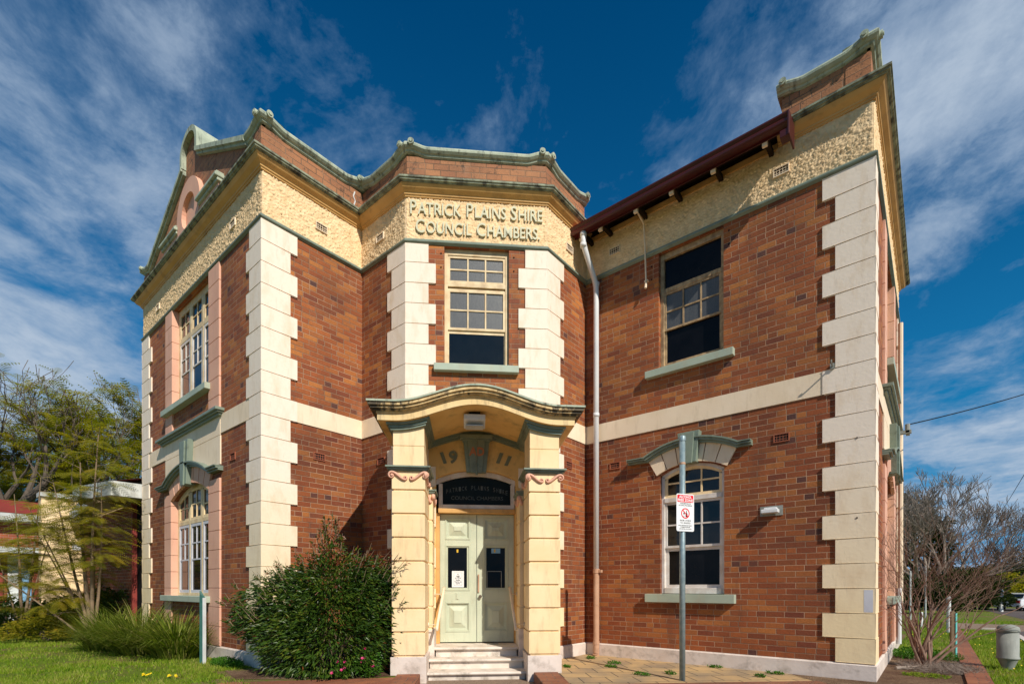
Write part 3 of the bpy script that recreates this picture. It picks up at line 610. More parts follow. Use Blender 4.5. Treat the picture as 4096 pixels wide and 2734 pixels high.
# --- window bays of the two gabled fronts
for fr in (AB,HI):
    def blocks(a,b,zs,o,ztop):                               # pink jamb strips in stones with joints
        m=MB()
        for i in range(len(zs)-1):
            m.box(fr,a,b,-.137,o,zs[i]+.010,min(zs[i+1],ztop)); m.box(fr,a+.008,b-.008,-.13,o-.012,zs[i],zs[i]+.010)
        m.build('jamb_stones','pink',B,bevel=.004)
    lowz=[.235,.59,.94,1.29,1.64,1.99,2.345,2.70,3.05,3.30]
    blocks(-10.489,-9.97,lowz,.035,3.62); blocks(-13.02,-12.596,lowz,.035,3.62)
    upz=[4.54,4.80,5.15,5.50,5.85,6.20,6.55,6.90,7.232]
    blocks(-10.489,-9.985,upz,.035,7.232); blocks(-12.96,-12.530,upz,.035,7.232)
    m=MB(); m.box(fr,-13.0,-9.97,-.02,.022,3.55,4.075); m.box(fr,-13.0,-9.97,-.02,.022,4.085,4.42); m.build('spandrel_panel','cream2',B)
    arch_head(fr,-12.60,-10.485,3.15,3.40,.30,(.50,.30),3.36,4.24,-13.30,-9.88,'pink',0,.13,8,.04)
    m=MB(); m.box(fr,-13.18,-9.90,-.02,.07,4.42,4.46); m.box(fr,-13.22,-9.86,-.02,.11,4.46,4.49); m.box(fr,-13.26,-9.83,-.02,.15,4.49,4.545); m.build('label_course','green',B,bevel=.008)
    MB().box(fr,-12.96,-10.40,-.10,.13,5.01,5.13).build('window_sill','sill',B,bevel=.008)
    MB().box(fr,-13.02,-10.40,-.10,.12,1.02,1.14).build('window_sill','sill',B,bevel=.008)
    # upper window: three casements under three toplights
    w=MB(); x0,x1=-12.534,-10.449; L=x1-x0; o=-.10
    for k in range(4): xx=x0+(L-.07)*k/3; w.box(fr,xx,xx+.07,-.15,o,5.13,7.23)
    for k in range(3):
        a=x0+(L-.07)*k/3+.07; b=x0+(L-.07)*(k+1)/3
        w.box(fr,a,b,-.15,o,7.14,7.23); w.box(fr,a,b,-.15,o,6.50,6.57); w.box(fr,a,b,-.15,o,5.13,5.19)
    w=w.build('window','win',B,bevel=.003)
    for k in range(3):
        a=x0+(L-.07)*k/3+.07; b=x0+(L-.07)*(k+1)/3
        m=MB(); bars(m,fr,a,b,6.57,7.14,2,2,-.105,.05,.024); m.build('toplight','win',w)
        m=MB(); bars(m,fr,a,b,5.19,6.50,1,1,-.105,.055,.024); m.box(fr,a+.055,b-.055,-.13,-.11,5.83,5.86); m.box(fr,(a+b)/2-.012,(a+b)/2+.012,-.128,-.11,5.86,6.445)
        m.box(fr,a+.055,(a+b)/2-.012,-.128,-.112,6.13,6.15); m.box(fr,(a+b)/2+.012,b-.055,-.128,-.112,6.13,6.15); m.build('casement','winwhite',w)
        pane(fr,a+.04,b-.04,6.60,7.10,-.125,'glass',w); pane(fr,a+.045,b-.045,5.22,6.46,-.125,'glass',w)
    # lower window
    w=MB(); x0,x1=-12.60,-10.485; L=x1-x0; SP=(x0,x1,3.15,3.40)
    ww=(x1-x0)/2; hh=.25; rr=(ww*ww+hh*hh)/(2*hh); zf=lambda x: 3.40-rr+math.sqrt(max(0,rr*rr-(x-(x0+x1)/2)**2))
    for k in range(4): xx=x0+(L-.07)*k/3; w.box(fr,xx,xx+.07,-.15,o,1.14,zf(xx+.035)-.02)
    xs=[x0+L*i/24 for i in range(25)]; w.strip(fr,[(x,zf(x)-.07) for x in xs],[(x,zf(x)) for x in xs],-.15,o+.002)
    for k in range(3):
        a=x0+(L-.07)*k/3+.07; b=x0+(L-.07)*(k+1)/3; w.box(fr,a,b,-.15,o,2.62,2.70); w.box(fr,a,b,-.15,o,1.14,1.20)
    w=w.build('window','win',B,bevel=.003)
    for k in range(3):
        a=x0+(L-.07)*k/3+.07; b=x0+(L-.07)*(k+1)/3
        m=MB(); xs,z_=arched_light(m,fr,a,b,2.70,0,0,2,-.105,.05,.024,(x0,x1,3.09,3.34)); m.build('toplight','cream',w)
        m=MB(); m.strip(fr,[(x,2.73) for x in xs],[(x,z_(x)-.03) for x in xs],-.131,-.125); m.build('pane','glass',w)
        m=MB(); bars(m,fr,a,b,1.20,2.62,1,1,-.105,.06,.024); m.box(fr,a+.06,b-.06,-.13,-.11,1.87,1.90); m.box(fr,(a+b)/2-.012,(a+b)/2+.012,-.128,-.11,1.90,2.56)
        m.box(fr,a+.06,(a+b)/2-.012,-.128,-.112,2.21,2.235); m.box(fr,(a+b)/2+.012,b-.06,-.128,-.112,2.21,2.235); m.build('casement','wingrey',w)
        pane(fr,a+.05,b-.05,1.24,2.58,-.125,'glass',w)
# --- vents
def vent(fr,s,z,mat,back='black',w_=.22,h_=.13):
    m=MB(); m.box(fr,s-w_/2,s-w_/2+.014,-.02,.016,z-h_/2,z+h_/2); m.box(fr,s+w_/2-.014,s+w_/2,-.02,.016,z-h_/2,z+h_/2); m.box(fr,s-w_/2+.014,s+w_/2-.014,-.02,.016,z+h_/2-.014,z+h_/2); m.box(fr,s-w_/2+.014,s+w_/2-.014,-.02,.016,z-h_/2,z-h_/2+.014)
    for i in range(1,5): x=s-w_/2+w_*i/5; m.box(fr,x-.004,x+.004,.003,.005,z-h_/2+.014,z+h_/2-.014)
    for j in range(1,3): y=z-h_/2+h_*j/3; m.box(fr,s-w_/2+.014,s+w_/2-.014,.0028,.0048,y-.004,y+.004)
    v=m.build('vent',mat,B); MB().box(fr,s-w_/2+.012,s+w_/2-.012,.001,.0025,z-h_/2+.012,z+h_/2-.012).build('vent_backing',back,v)
RC=F
for fr,s,z in ((BD,4.66,3.605),(GH,-4.63,3.60),(GH,-1.80,3.59),(AB,-9.45,3.60),(FG,7.95,3.60),(DE,-7.72,3.60)): vent(fr,s,z,'terra')
class Off(F):
    def __init__(s,b,o): super().__init__((b.P[0]+b.n[0]*o,b.P[1]+b.n[1]*o),b.d,b.n)
for fr,s,z in ((BD,4.69,7.64),(GH,-4.63,7.64),(GH,-1.80,7.65),(AB,-9.4,7.64),(AB,-13.5,7.64),(FG,7.95,7.64),(DE,-7.72,7.64)): vent(Off(fr,.022),s,z,'cream2','dark')
# --- lettering
m=MB(); textmesh(m,EF,[('P',.235),('ATRICK ',.20),('P',.235),('LAINS ',.20),('S',.235),('HIRE',.20)],.075,2.375,7.735,.01,.044,bold=.003); 
textmesh(m,EF,[('C',.225),('OUNCIL ',.195),('C',.225),('HAMBERS.',.195)],.17,2.33,7.42,.01,.044,bold=.003)
m.build('raised_lettering','letter',B)
# --- eaves: gutter, fascia, rafters
E_=thing  # (helper alias kept short)
g=MB()
gp=[(.44,7.875),(.455,7.875),(.455,7.90),(.56,7.90),(.58,7.92),(.585,7.95),(.565,7.98),(.59,8.02),(.59,8.04),(.455,8.04),(.44,8.04)]
sweep(g,[(-5.235,8.572),(-1.60,8.572)],gp); g.box(GH,-1.60,-1.575,.25,.60,7.70,8.045); g.box(GH,-1.70,-1.60,.44,.59,7.70,7.80)
g.build('gutter','red',B,bevel=.006)
for s in (-5.15,-4.74,-4.04,-3.40,-2.72,-1.97): MB().wedge(GH,[(s,7.83),(s+.07,7.83),(s+.07,7.94),(s,7.94)],.39,.438).build('rafter_end','cream2',B); MB().wedge(GH,[(s+.003,7.945),(s+.067,7.945),(s+.067,8.02),(s+.003,8.02)],-.02,.389).build('rafter','dark',B)  # cream only at the ends; the near-black bodies have the eave's shade painted in
g=MB(); g.box(GH,-5.26,-1.85,-.01,.035,8.0,8.09); g.build('wall_plate','ochre',B)
g=MB(); g.quad(GH(-5.26,.46,8.03),GH(-1.60,.46,8.03),GH(-1.60,-.2,8.26),GH(-5.26,-.2,8.26)); g.box(GH,-5.26,-1.84,-.30,-.05,8.0,8.3); g.build('eave_lining','dark',B)  # near-black colour gives the gap behind the gutter its shade
g=MB(); g.quad(GH(-5.24,.58,8.05),GH(-1.60,.58,8.05),GH(-1.60,-4.2,9.85),GH(-5.24,-4.2,9.85)); g.quad(GH(-5.24,-4.2,9.85),GH(-1.6,-4.2,9.85),GH(-1.6,-5.6,8.3),GH(-5.24,-5.6,8.3))
g.build('roof_sheet','roofred',B)
MB().box(W0,-14.3,-8.7,-9,-4.05,8.25,8.32).build('roof_sheet','roofred',B)
# --- downpipe
d=MB(); pt=[GH(-5.02,.50,7.93),GH(-5.02,.50,7.72),GH(-5.01,.46,7.60),GH(-4.99,.30,7.36),GH(-4.98,.16,7.16),GH(-4.98,.11,7.05),GH(-4.98,.10,6.9),GH(-4.98,.10,1.62)]
d.tube(pt,.052,14); 
for z in (7.86,7.66,7.10,4.6): 
    yy=.50 if z>7.2 else .10; d.tube([GH(-5.02 if z>7.2 else -4.98,yy,z-.035),GH(-5.02 if z>7.2 else -4.98,yy,z+.035)],.060,14)
dp_=d.build('downpipe','pipe',B,smooth=True)
d=MB(); d.tube([GH(-4.98,.10,1.64),GH(-4.98,.10,.30),GH(-4.98,.10,.05)],.057,14); d.tube([GH(-4.98,.10,1.58),GH(-4.98,.10,1.66)],.068,14); d.box(GH,-4.98,-4.86,.07,.13,1.59,1.64); d.tube([GH(-4.98,.10,.22),GH(-4.98,.10,.28)],.066,12); d.tube([GH(-4.98,.10,.0),GH(-4.98,.12,.05)],.06,12); d.build('iron_pipe_boot','pipetan',dp_)
# conduit hanging over the frieze, wall light, hook, weep fittings
d=MB(); d.tube([GH(-4.02,.30,7.9),GH(-4.02,.07,7.83),GH(-4.0,.055,7.30),GH(-3.98,.06,6.72)],.014,8); d.tube([GH(-3.98,.06,6.76),GH(-3.98,.085,6.66)],.022,8); d.box(GH,-4.02,-3.95,0,.06,6.80,6.82); d.build('cable_conduit','cream2',B)
d=MB(); d.box(GH,-2.06,-1.82,.03,.15,2.44,2.50); d.box(GH,-2.03,-1.85,0,.10,2.50,2.53); d.build('wall_light','pipe',B,bevel=.01)
MB().box(GH,-2.10,-1.78,0,.012,2.41,2.56).build('light_backing','concrete',B)
d=MB(); d.tube([GH(-1.13,0,4.47),GH(-1.13,.16,4.50),GH(-1.13,.17,4.53)],.012,6); d.box(GH,-1.16,-1.11,.0,.05,4.44,4.52); d.build('iron_hook','concrete',B)
# drip anchors of an old fence on H corner and small fixings
for z in (3.40,2.28): MB().tube([GH(-.84,.02,z),GH(-.84,.033,z)],.013,8).build('wall_plug','bark',B)
for fr,s,z in ((EF,.60,7.10),(EF,.60,6.86),(EF,1.87,7.10),(EF,1.87,6.86),(GH,-3.90,7.05),(GH,-3.90,6.82),(GH,-2.57,7.10),(GH,-2.57,6.88)): MB().tube([fr(s,-.01,z),fr(s,.006,z)],.014,8).build('wall_plug','black',B)
# patched repair on H corner stone
MB().box(GH,-.76,-.655,.026,.0275,.96,1.27).build('paint_patch','wingrey',B)
# white downpipe at the far end of the right front
d=MB(); d.tube([HI(-13.9,.08,7.0),HI(-13.9,.08,.9)],.045,10); d.build('downpipe','cream2',B)
d=MB(); d.tube([HI(-13.2,.08,1.3),HI(-13.2,.08,.15)],.045,10); d.build('downpipe','pipe',B)
# insulators / service bracket on the right front
d=MB(); d.box(HI,-12.6,-12.5,.0,.30,4.30,4.36); d.tube([HI(-12.55,.24,4.36),HI(-12.55,.24,4.48)],.04,10); d.tube([HI(-12.75,.24,4.36),HI(-12.75,.24,4.46)],.03,10); d.box(HI,-12.8,-12.5,.21,.27,4.31,4.355); d.build('service_bracket','concrete',B)
# ================================================================== PORTICO
T=EF
C0=1.205
def pier(a,b,sg):
    """a,b = s range of the front pier, sg=+1 left pier"""
    m=MB(); o0,o1=.52,1.24
    zs=[.28,.632,.984,1.336,1.688,2.040,2.392,2.744,3.0]
    for i in range(8):
        m.box(T,a,b,o0,o1,zs[i]+.02,zs[i+1]-.008 if i<7 else 3.03)
        m.box(T,a+.022,b-.022,o0,o1-.022,zs[i]-.008,zs[i]+.02)
    m.box(T,a+.015,b-.015,o0,o1-.015,3.10,3.40); m.box(T,a+.02,b-.02,o0,o1-.02,3.40,3.412); m.box(T,a+.015,b-.015,o0,o1-.015,3.412,3.80)
    # rear pilaster and reveal strip
    c,dd=(b,b+.065) if sg>0 else (a-.065,a)
    for i in range(8):
        m.box(T,min(c,dd) if sg>0 else c,dd if sg>0 else max(c,dd),.0,.50,zs[i]+.02,zs[i+1]-.008 if i<7 else 2.86)
    m.box(T,*( (b-.3,b+.05) if sg>0 else (a-.05,a+.3)),-.02,.49,-.05,2.95)
    p=m.build('pier','cream',B,bevel=.006)
    m=MB(); m.box(T,a-.02,b+.02,o0,o1+.02,-.16,.272); 
    m.box(T,*((b-.1,b+.075) if sg>0 else (a-.075,a+.1)),.0,.52,-.1,.62)
    m.build('pier_base','plinth',p,bevel=.006)
    m=MB()
    for (e,z0,z1) in ((.03,3.03,3.05),(.055,3.05,3.075),(.085,3.075,3.10)):
        m.box(T,a-e,b+e,o0-e*.3,o1+e,z0,z1)
        x0,x1=(b,b+.065+e*.7) if sg>0 else (a-.065-e*.7,a); m.box(T,x0,x1,.0,.50+e*.6,z0-.20,z1-.20)
    m.build('capital','green',p,bevel=.004)
    # scrolls
    m=MB()
    def scroll(f,s_out,s_in,zc,o,rr=.050):
        dr=1 if s_in>s_out else -1; pts=[]
        for k in range(22):                                    # outer volute
            t=k/21; an=math.pi*(.5-2.2*(1-t)); r=rr*(.25+.75*t); pts.append((s_out+dr*rr*.2-dr*r*math.cos(an)*1.0,zc+r*math.sin(an)))
        x0,z0=pts[-1]
        for k in range(1,9):
            t=k/8; e=t*t*(3-2*t); pts.append((x0+(s_in-dr*.03-x0)*t,z0-(.115)*e))
        cx,cz=s_in-dr*.035,z0-.115+rr*.62
        for k in range(1,16):
            t=k/15; an=-math.pi/2+dr*0+math.pi*1.9*t; r=rr*.62*(1-.7*t); pts.append((cx+dr*r*math.cos(an)*1.0,cz+r*math.sin(an)))
        rad=[.010+.010*math.sin(math.pi*min(1,max(0,(i-14)/18))) if True else .012 for i in range(len(pts))]
        m.tube([f(s,o,z) for s,z in pts],rad,6); m.tube([f(s,o-.016,z) for s,z in pts],[r*1.35 for r in rad],6)
        m.tube([f(s_out+dr*rr*.2,o-.02,zc),f(s_out+dr*rr*.2,o+.016,zc)],.016,8)
    mid=(a+b)/2
    scroll(T,a-.01,mid-.015,2.965,o1+.02); scroll(T,b+.01,mid+.015,2.965,o1+.02)
    # side scrolls on the inner face
    if sg>0: fs=F(T(b,0,0)[:2],(T.n[0],T.n[1]),(T.d[0],T.d[1]))
    else: fs=F(T(a,0,0)[:2],(T.n[0],T.n[1]),(-T.d[0],-T.d[1]))
    scroll(fs,1.24,.90,2.965,.02); scroll(fs,.54,.86,2.965,.02)
    m2=m.build('scroll_ornament','pink',p,smooth=True)
    m=MB(); c=(b+.03) if sg>0 else (a-.03)
    scroll(F(T(c,0,0)[:2],(T.d[0],T.d[1]),(T.n[0],T.n[1])),-.045,.03,2.77,.52,.032)
    fs2=F(T(b+.065,0,0)[:2],(T.n[0],T.n[1]),(T.d[0],T.d[1])) if sg>0 else F(T(a-.065,0,0)[:2],(T.n[0],T.n[1]),(-T.d[0],-T.d[1]))
    scroll(fs2,.50,.27,2.77,.02,.045); scroll(fs2,.03,.25,2.77,.02,.045)
    m.build('scroll_ornament','pink',p,smooth=True)
    return p
pier(-.062,.426,1); pier(1.984,2.466,-1)
# wall behind the piers around the door
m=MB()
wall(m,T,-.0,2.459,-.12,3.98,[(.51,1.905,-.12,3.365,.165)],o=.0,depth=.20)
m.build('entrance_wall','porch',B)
# canopy: curved slab
def rise(s): 
    t=abs(s-C0)/1.22
    return .27*(.5+.5*math.cos(math.pi*min(1,t)))
S=[-.26+2.93*i/60 for i in range(61)]
def curve(a,b,z,n=60): return [(a+(b-a)*i/n,z+rise(a+(b-a)*i/n)) for i in range(n+1)]
m=MB()
m.strip(T,curve(-.25,2.66,3.735),curve(-.25,2.66,3.835),.0,1.38)                      # fascia slab
m.strip(T,curve(-.265,2.675,3.835),curve(-.265,2.675,3.86),.0,1.395)
cn=m.build('canopy','canopy',B); m=MB(); m.strip(T,curve(-.235,2.645,3.731),curve(-.235,2.645,3.7355),.0,1.365); m.build('canopy_soffit_tint','porch',cn); m=MB()  # thin sheet added so the slab's underside takes the warm-bounce colour
m.strip(T,curve(-.30,2.71,3.86),curve(-.30,2.71,3.885),.0,1.43)
m.strip(T,curve(-.335,2.745,3.885),curve(-.335,2.745,3.92),.0,1.465)
m.strip(T,curve(-.365,2.775,3.92),curve(-.365,2.775,3.965),.0,1.495)
m.build('canopy_crown','crown',cn)
m=MB(); m.strip(T,curve(-.385,2.795,3.965),curve(-.385,2.795,3.992),.0,1.515); m.build('canopy_lip','green_dirty',cn)
m=MB()                                                                                  # green bed mould round pier tops and along tympanum
def ring(a,b,e,z0,z1,sg):
    xs=[a-e+(b-a+2*e)*i/6 for i in range(7)]
    k=lambda s: rise(s)*1.0
    m.strip(T,[(x,z0+k(x)) for x in xs],[(x,z1+k(x)) for x in xs],.0,1.24+e)
for a,b,sg in ((-.047,.411,1),(1.999,2.451,-1)):
    ring(a,b,.03,3.63,3.66,sg); ring(a,b,.05,3.66,3.70,sg); ring(a,b,.085,3.70,3.737,sg)
xs=[.43+1.55*i/24 for i in range(25)]
for z0,z1,o in ((3.64,3.68,.04),(3.68,3.72,.07),(3.72,3.742,.10)): m.strip(T,[(x,z0+rise(x)) for x in xs],[(x,z1+rise(x)) for x in xs],-.0,o)
m.build('bed_mould','green',cn)
# infill above piers up to the slab is in 'pier'; keystone with date
m=MB(); c=1.21
m.wedge(T,[(c-.17,3.30),(c+.17,3.30),(c+.235,3.93),(c-.235,3.93)],-.02,.10); m.wedge(T,[(c-.10,3.28),(c+.10,3.28),(c+.16,3.90),(c-.16,3.90)],.10,.135)
m.box(T,c-.28,c+.28,.0,.16,3.86,3.93); m.box(T,c-.24,c+.24,.0,.14,3.83,3.86)
ks=m.build('keystone','green',B,bevel=.006)
m=MB(); m.tube([T(c+.004,.150,3.92),T(c+.004,.150,3.27)],.010,6); m.tube([T(c+.004,.15,3.28),T(c+.004,.15,3.24)],.022,8); m.build('cable_conduit','green',ks)
m=MB(); textmesh(m,T,[('AD',.135)],1.085,1.345,3.575,.135,.15,bold=.006); m.build('date_letters','orange',ks)
m=MB(); m.wedge(T,[(.645,3.45),(.70,3.465),(.635,3.655),(.58,3.64)],.0,.022); textmesh(m,T,[('9',.20)],.735,.885,3.47,.0,.022,bold=.008); m.build('date_numerals','numeral',B); m=MB()
m.wedge(T,[(1.555,3.485),(1.615,3.475),(1.685,3.655),(1.625,3.665)],.0,.022); m.wedge(T,[(1.70,3.445),(1.76,3.44),(1.835,3.60),(1.775,3.615)],.0,.022)
m.build('date_numerals','numeral',B)
# fanlight
w=MB(); w.box(T,.553,.622,-.20,-.10,2.69,3.13); w.box(T,1.822,1.893,-.20,-.10,2.69,3.13); A=arc(.51,1.905,3.20,3.36,16)
xa=[x for x,z in A]; w.strip(T,[(x,z-.09) for x,z in A],A,-.20,-.10); w.box(T,.622,1.822,-.20,-.10,2.69,2.765)
w=w.build('fanlight_frame','winwhite',B,bevel=.006)
m=MB(); m.strip(T,[(x,2.75) for x in xa],[(x,z-.05) for x,z in A],-.165,-.155); gl=m.build('pane','leadlight',w)
m=MB(); textmesh(m,T,[('COUNCIL CHAMBERS',.062)],.77,1.69,2.86,-.155,-.150)
m.build('gilt_lettering','gilt',w); m=MB()
for i,ch in enumerate('PATRICK PLAINS SHIRE'):                                  # arched line
    if ch==' ': continue
    s=.70+i*.0555; a=(s-1.215)/.56; zz=3.055-.085*a*a; textmesh(m,T,[(ch,.075)],s-.018,s+.018,zz-.02,-.155,-.150)
m.build('gilt_lettering','gilt',w)
MB().box(T,.545,1.898,-.20,-.06,2.61,2.69).build('door_transom','ochre',B,bevel=.01)
for a_,b_ in ((.51,.571),(1.889,1.905)): MB().box(T,a_,b_,-.24,-.12,.32,2.61).build('door_frame','ochre',B)
MB().box(T,.4,2.0,-.5,-.26,0,3.5).build('inner_wall','dark',B)
# door leaves
def leaf(a,b,sg):
    o=-.20; g0,g1=(.71,1.048) if sg>0 else (1.393,1.731); p0,p1=(.663,1.104) if sg>0 else (1.343,1.781)
    m=MB()
    m.box(T,a,p0,o-.045,o,.335,2.605); m.box(T,p1,b,o-.045,o,.335,2.605)
    for z0,z1 in ((.335,.517),(1.044,1.25),(2.06,2.157),(2.538,2.605)): m.box(T,p0,p1,o-.045,o,z0,z1)
    m.box(T,p0,p1,o-.045,o-.028,.517,1.044); m.box(T,p0,p1,o-.045,o-.028,2.157,2.538)
    def mould(z0,z1,x0,x1):
        for e,w_,h in ((0,.022,.010),(.022,.016,-.006)):
            A0,A1,Z0,Z1=x0+e,x1-e,z0+e,z1-e
            m.box(T,A0,A0+w_,o-.028,o+h,Z0,Z1); m.box(T,A1-w_,A1,o-.028,o+h,Z0,Z1); m.box(T,A0+w_,A1-w_,o-.028,o+h,Z0,Z0+w_); m.box(T,A0+w_,A1-w_,o-.028,o+h,Z1-w_,Z1)
    mould(.517,1.044,p0,p1); mould(2.157,2.538,p0,p1); mould(1.25,2.06,p0,p1)
    for z0,z1 in ((.517,1.044),(2.157,2.538)):                     # raised pyramid fielded panel
        x0,x1,y0,y1=p0+.075,p1-.075,z0+.075,z1-.075; e=.075
        V=[T(x0,o-.026,y0),T(x1,o-.026,y0),T(x1,o-.026,y1),T(x0,o-.026,y1),T(x0+e,o+.004,y0+e),T(x1-e,o+.004,y0+e),T(x1-e,o+.004,y1-e),T(x0+e,o+.004,y1-e)]
        m.add(V,[(0,1,5,4),(1,2,6,5),(2,3,7,6),(3,0,4,7)])
        c0,c1,d0,d1=x0+e+.006,x1-e-.006,y0+e+.006,y1-e-.006; m.box(T,x0+e,x1-e,o-.02,o+.003,y0+e,y1-e); m.box(T,c0,c1,o,o+.010,d0,d1)
    fr_=.038; m.box(T,p0+fr_,g0,o-.04,o-.008,1.25+fr_,2.06-fr_); m.box(T,g1,p1-fr_,o-.04,o-.008,1.25+fr_,2.06-fr_)
    m.box(T,g0,g1,o-.04,o-.008,1.25+fr_,1.30); m.box(T,g0,g1,o-.04,o-.008,2.015,2.06-fr_)
    d=m.build('door','door',B,bevel=.003)
    MB().box(T,g0,g1,o-.034,o-.026,1.30,2.015).build('pane','glass_open',d)
    return d
dl=leaf(.573,1.219,1); dr=leaf(1.225,1.888,-1)
o=-.20
m=MB(); m.box(T,.782,.994,o-.026,o-.020,1.31,1.60); nt_=m.build('notice','white',dl)
m=MB(); tri=[(.888,1.555),(.835,1.465),(.941,1.465)]
for i in range(3):
    a,b=tri[i],tri[(i+1)%3]; cx_,cz_=.888,1.495
    m.wedge(T,[a,b,(b[0]+(cx_-b[0])*.16,b[1]+(cz_-b[1])*.16),(a[0]+(cx_-a[0])*.16,a[1]+(cz_-a[1])*.16)],o-.020,o-.0185)
m.wedge(T,[(.868,1.505),(.905,1.512),(.905,1.492),(.872,1.487)],o-.020,o-.0185); m.wedge(T,[(.895,1.492),(.908,1.492),(.908,1.474),(.901,1.474)],o-.020,o-.0185)
for t,z,w_ in (('Smile!',1.430,.052),("You're on",1.398,.08),('CCTV',1.366,.05)): textmesh(m,T,[(t,.021)],.888-w_/1.3,.888+w_/1.3,z,o-.020,o-.0185,bold=.0008)
for a,b,c_,d_ in ((.815,.961,1.570,1.573),(.815,.961,1.347,1.350),(.815,.818,1.347,1.573),(.958,.961,1.347,1.573)): m.box(T,a,b,o-.020,o-.019,c_,d_)
m.build('notice_print','black',dl)
MB().box(T,.865,.895,o-.026,o-.022,1.93,1.985).build('sticker','yellow',dl)
m=MB(); m.box(T,.845,.915,o,o+.006,1.09,1.215); m.box(T,.868,.892,o+.006,o+.016,1.10,1.205); m.build('mail_slot','door',dl,bevel=.003)
MB().box(T,1.485,1.645,o-.026,o-.022,1.92,2.005).build('sticker','blue',dr); MB().box(T,1.53,1.56,o-.022,o-.020,1.935,1.99).build('sticker','yellow',dr)
m=MB(); m.box(T,1.405,1.415,o-.026,o-.022,1.30,1.60); m.box(T,1.405,1.67,o-.026,o-.022,1.59,1.60); m.box(T,1.66,1.67,o-.026,o-.022,1.30,1.60); m.build('notice_back','concrete',dr)
m=MB(); m.box(T,1.243,1.266,o,o+.03,1.22,1.54); m.build('pull_handle','pipetan',dr,bevel=.004)
m=MB(); m.tube([T(1.283,o,1.145),T(1.283,o+.05,1.145)],[.022,.030],12); m.build('door_knob','bark',dr)
m=MB(); m.box(T,1.219,1.2245,o-.02,o+.002,.34,2.60); m.build('door_rebate','black',dl)
# canopy lamp
m=MB(); m.box(T,1.00,1.33,.88,1.12,3.88,3.95); m.wedge(F(T(1.0,0,0)[:2],T.n,(T.d[0],T.d[1])),[(.88,3.80),(1.10,3.86),(1.12,3.88),(.88,3.88)],0,.33); lp=m.build('canopy_light','pipe',B,bevel=.006)
MB().box(T,1.03,1.30,.875,1.085,3.785,3.80).build('light_diffuser','lamp',lp); MB().box(T,1.08,1.25,.92,1.08,3.95,4.02).build('light_bracket','black',lp)
# handrails
for sg,pts in ((1,[(.655,-.02,1.30),(.65,.03,1.285),(.58,.72,.72),(.575,.79,.66),(.575,.80,.62)]),(-1,[(1.795,-.02,1.30),(1.80,.03,1.285),(1.825,.72,.72),(1.83,.79,.66),(1.83,.80,.62)])):
    m=MB(); m.tube([T(*p) for p in pts],.024,10); wx=.49 if sg>0 else 1.92
    for k,(o_,z_) in enumerate(((.06,1.22),(.68,.74))):
        sx=pts[1][0] if k==0 else pts[2][0]; wx2=.49 if sg>0 else 1.92
        if k: wx2=.43 if sg>0 else 1.98
        m.tube([T(sx,o_,z_+.02),T(sx,o_,z_-.03),T(wx2,o_,z_-.03)],.008,6); m.tube([T(wx2,o_,z_-.03),T(wx2+(.012 if sg>0 else -.012),o_,z_-.03)],.04,10)
    m.build('handrail','cream2',B,smooth=True)
# steps
m=MB()
def step(a,b,z,o1,o0=-.25,riser=.155):
    m.box(T,a+.02,b-.02,o0,o1-.035,z-riser-.03,z-.045); m.box(T,a,b,o0,o1,z-.045,z)
    m.tube([T(a,o1,z-.0225),T(b,o1,z-.0225)],.0225,8)
step(.515,1.90,.315,.44); step(.44,1.97,.16,.72,.3); step(.44,1.97,.005,1.06,.6)
m.box(T,.46,1.95,.6,1.03,-.2,-.045)
m.build('entrance_steps','step',B,smooth=False)
m=MB(); m.box(T,1.40,1.60,-.10,.06,.316,.322); m.build('door_mat','concrete',B)
# cheek walls under canopy sides
for a_,b_ in ((.426,.515),(1.905,1.984)): MB().box(T,a_,b_,-.02,.495,-.15,.618).build('step_cheek','plinth',B)
# ================================================================== GROUND
def H(x,y): return -max(0,min(.62,(y-26)*.017))
def sheet(name,mat,polyfn,xs,ys,dz=0):
    mb=MB(); V={}
    for i,x in enumerate(xs):
        for j,y in enumerate(ys): mb.v.append((x,y,H(x,y)+dz))
    n=len(ys)
    for i in range(len(xs)-1):
        for j in range(n-1): mb.f.append([i*n+j,(i+1)*n+j,(i+1)*n+j+1,i*n+j+1]); mb.uv+=[(0,0)]*4
    return mb.build(name,mat)
# lawn as one sheet with the sunken walk cut out (in EF-aligned strips)
mb=MB()
def efs(s,o): x,y,_=T(s,o,0); return (x,y,H(x,y))
def grid(ss,oo):
    b=len(mb.v); n=len(oo)
    for s in ss:
        for o_ in oo: mb.v.append(efs(s,o_))
    for i in range(len(ss)-1):
        for j in range(n-1): mb.f.append([b+i*n+j,b+(i+1)*n+j,b+(i+1)*n+j+1,b+i*n+j+1]); mb.uv+=[(0,0)]*4
base=[-600,-300,-150,-100,-80,-70,-60,-50,-40,-30,-20,-12,-6,-3,0]
grid(base+[.12],[-600,-200,-100,-80,-70,-60,-50,-40,-30,-20,-10,-5,0,1.0,3,10,20,40,100,600])
grid([2.30,5,8,12,16,20,25,30,35,40,50,60,70,80,100,150,300,600],[-600,-200,-100,-80,-70,-60,-50,-40,-30,-20,-10,-5,0,1.0,3,10,20,40,100,600])
grid([.12,1.2,2.30],[-600,-200,-100,-60,-30,-10,0,.5])
struct(mb.build('lawn_ground','lawn'))
mb=MB(); mb.quad(T(.0,.4,-.12),T(2.4,.4,-.12),T(2.4,60,-.12),T(0,60,-.12)); struct(mb.build('entrance_path','path'))
def poly(name,mat,pts,z):
    mb=MB(); mb.add([(x,y,z+H(x,y)) for x,y in pts],[tuple(range(len(pts)))]); return struct(mb.build(name,mat))
def TP(s,o): return T(s,o,0)[:2]
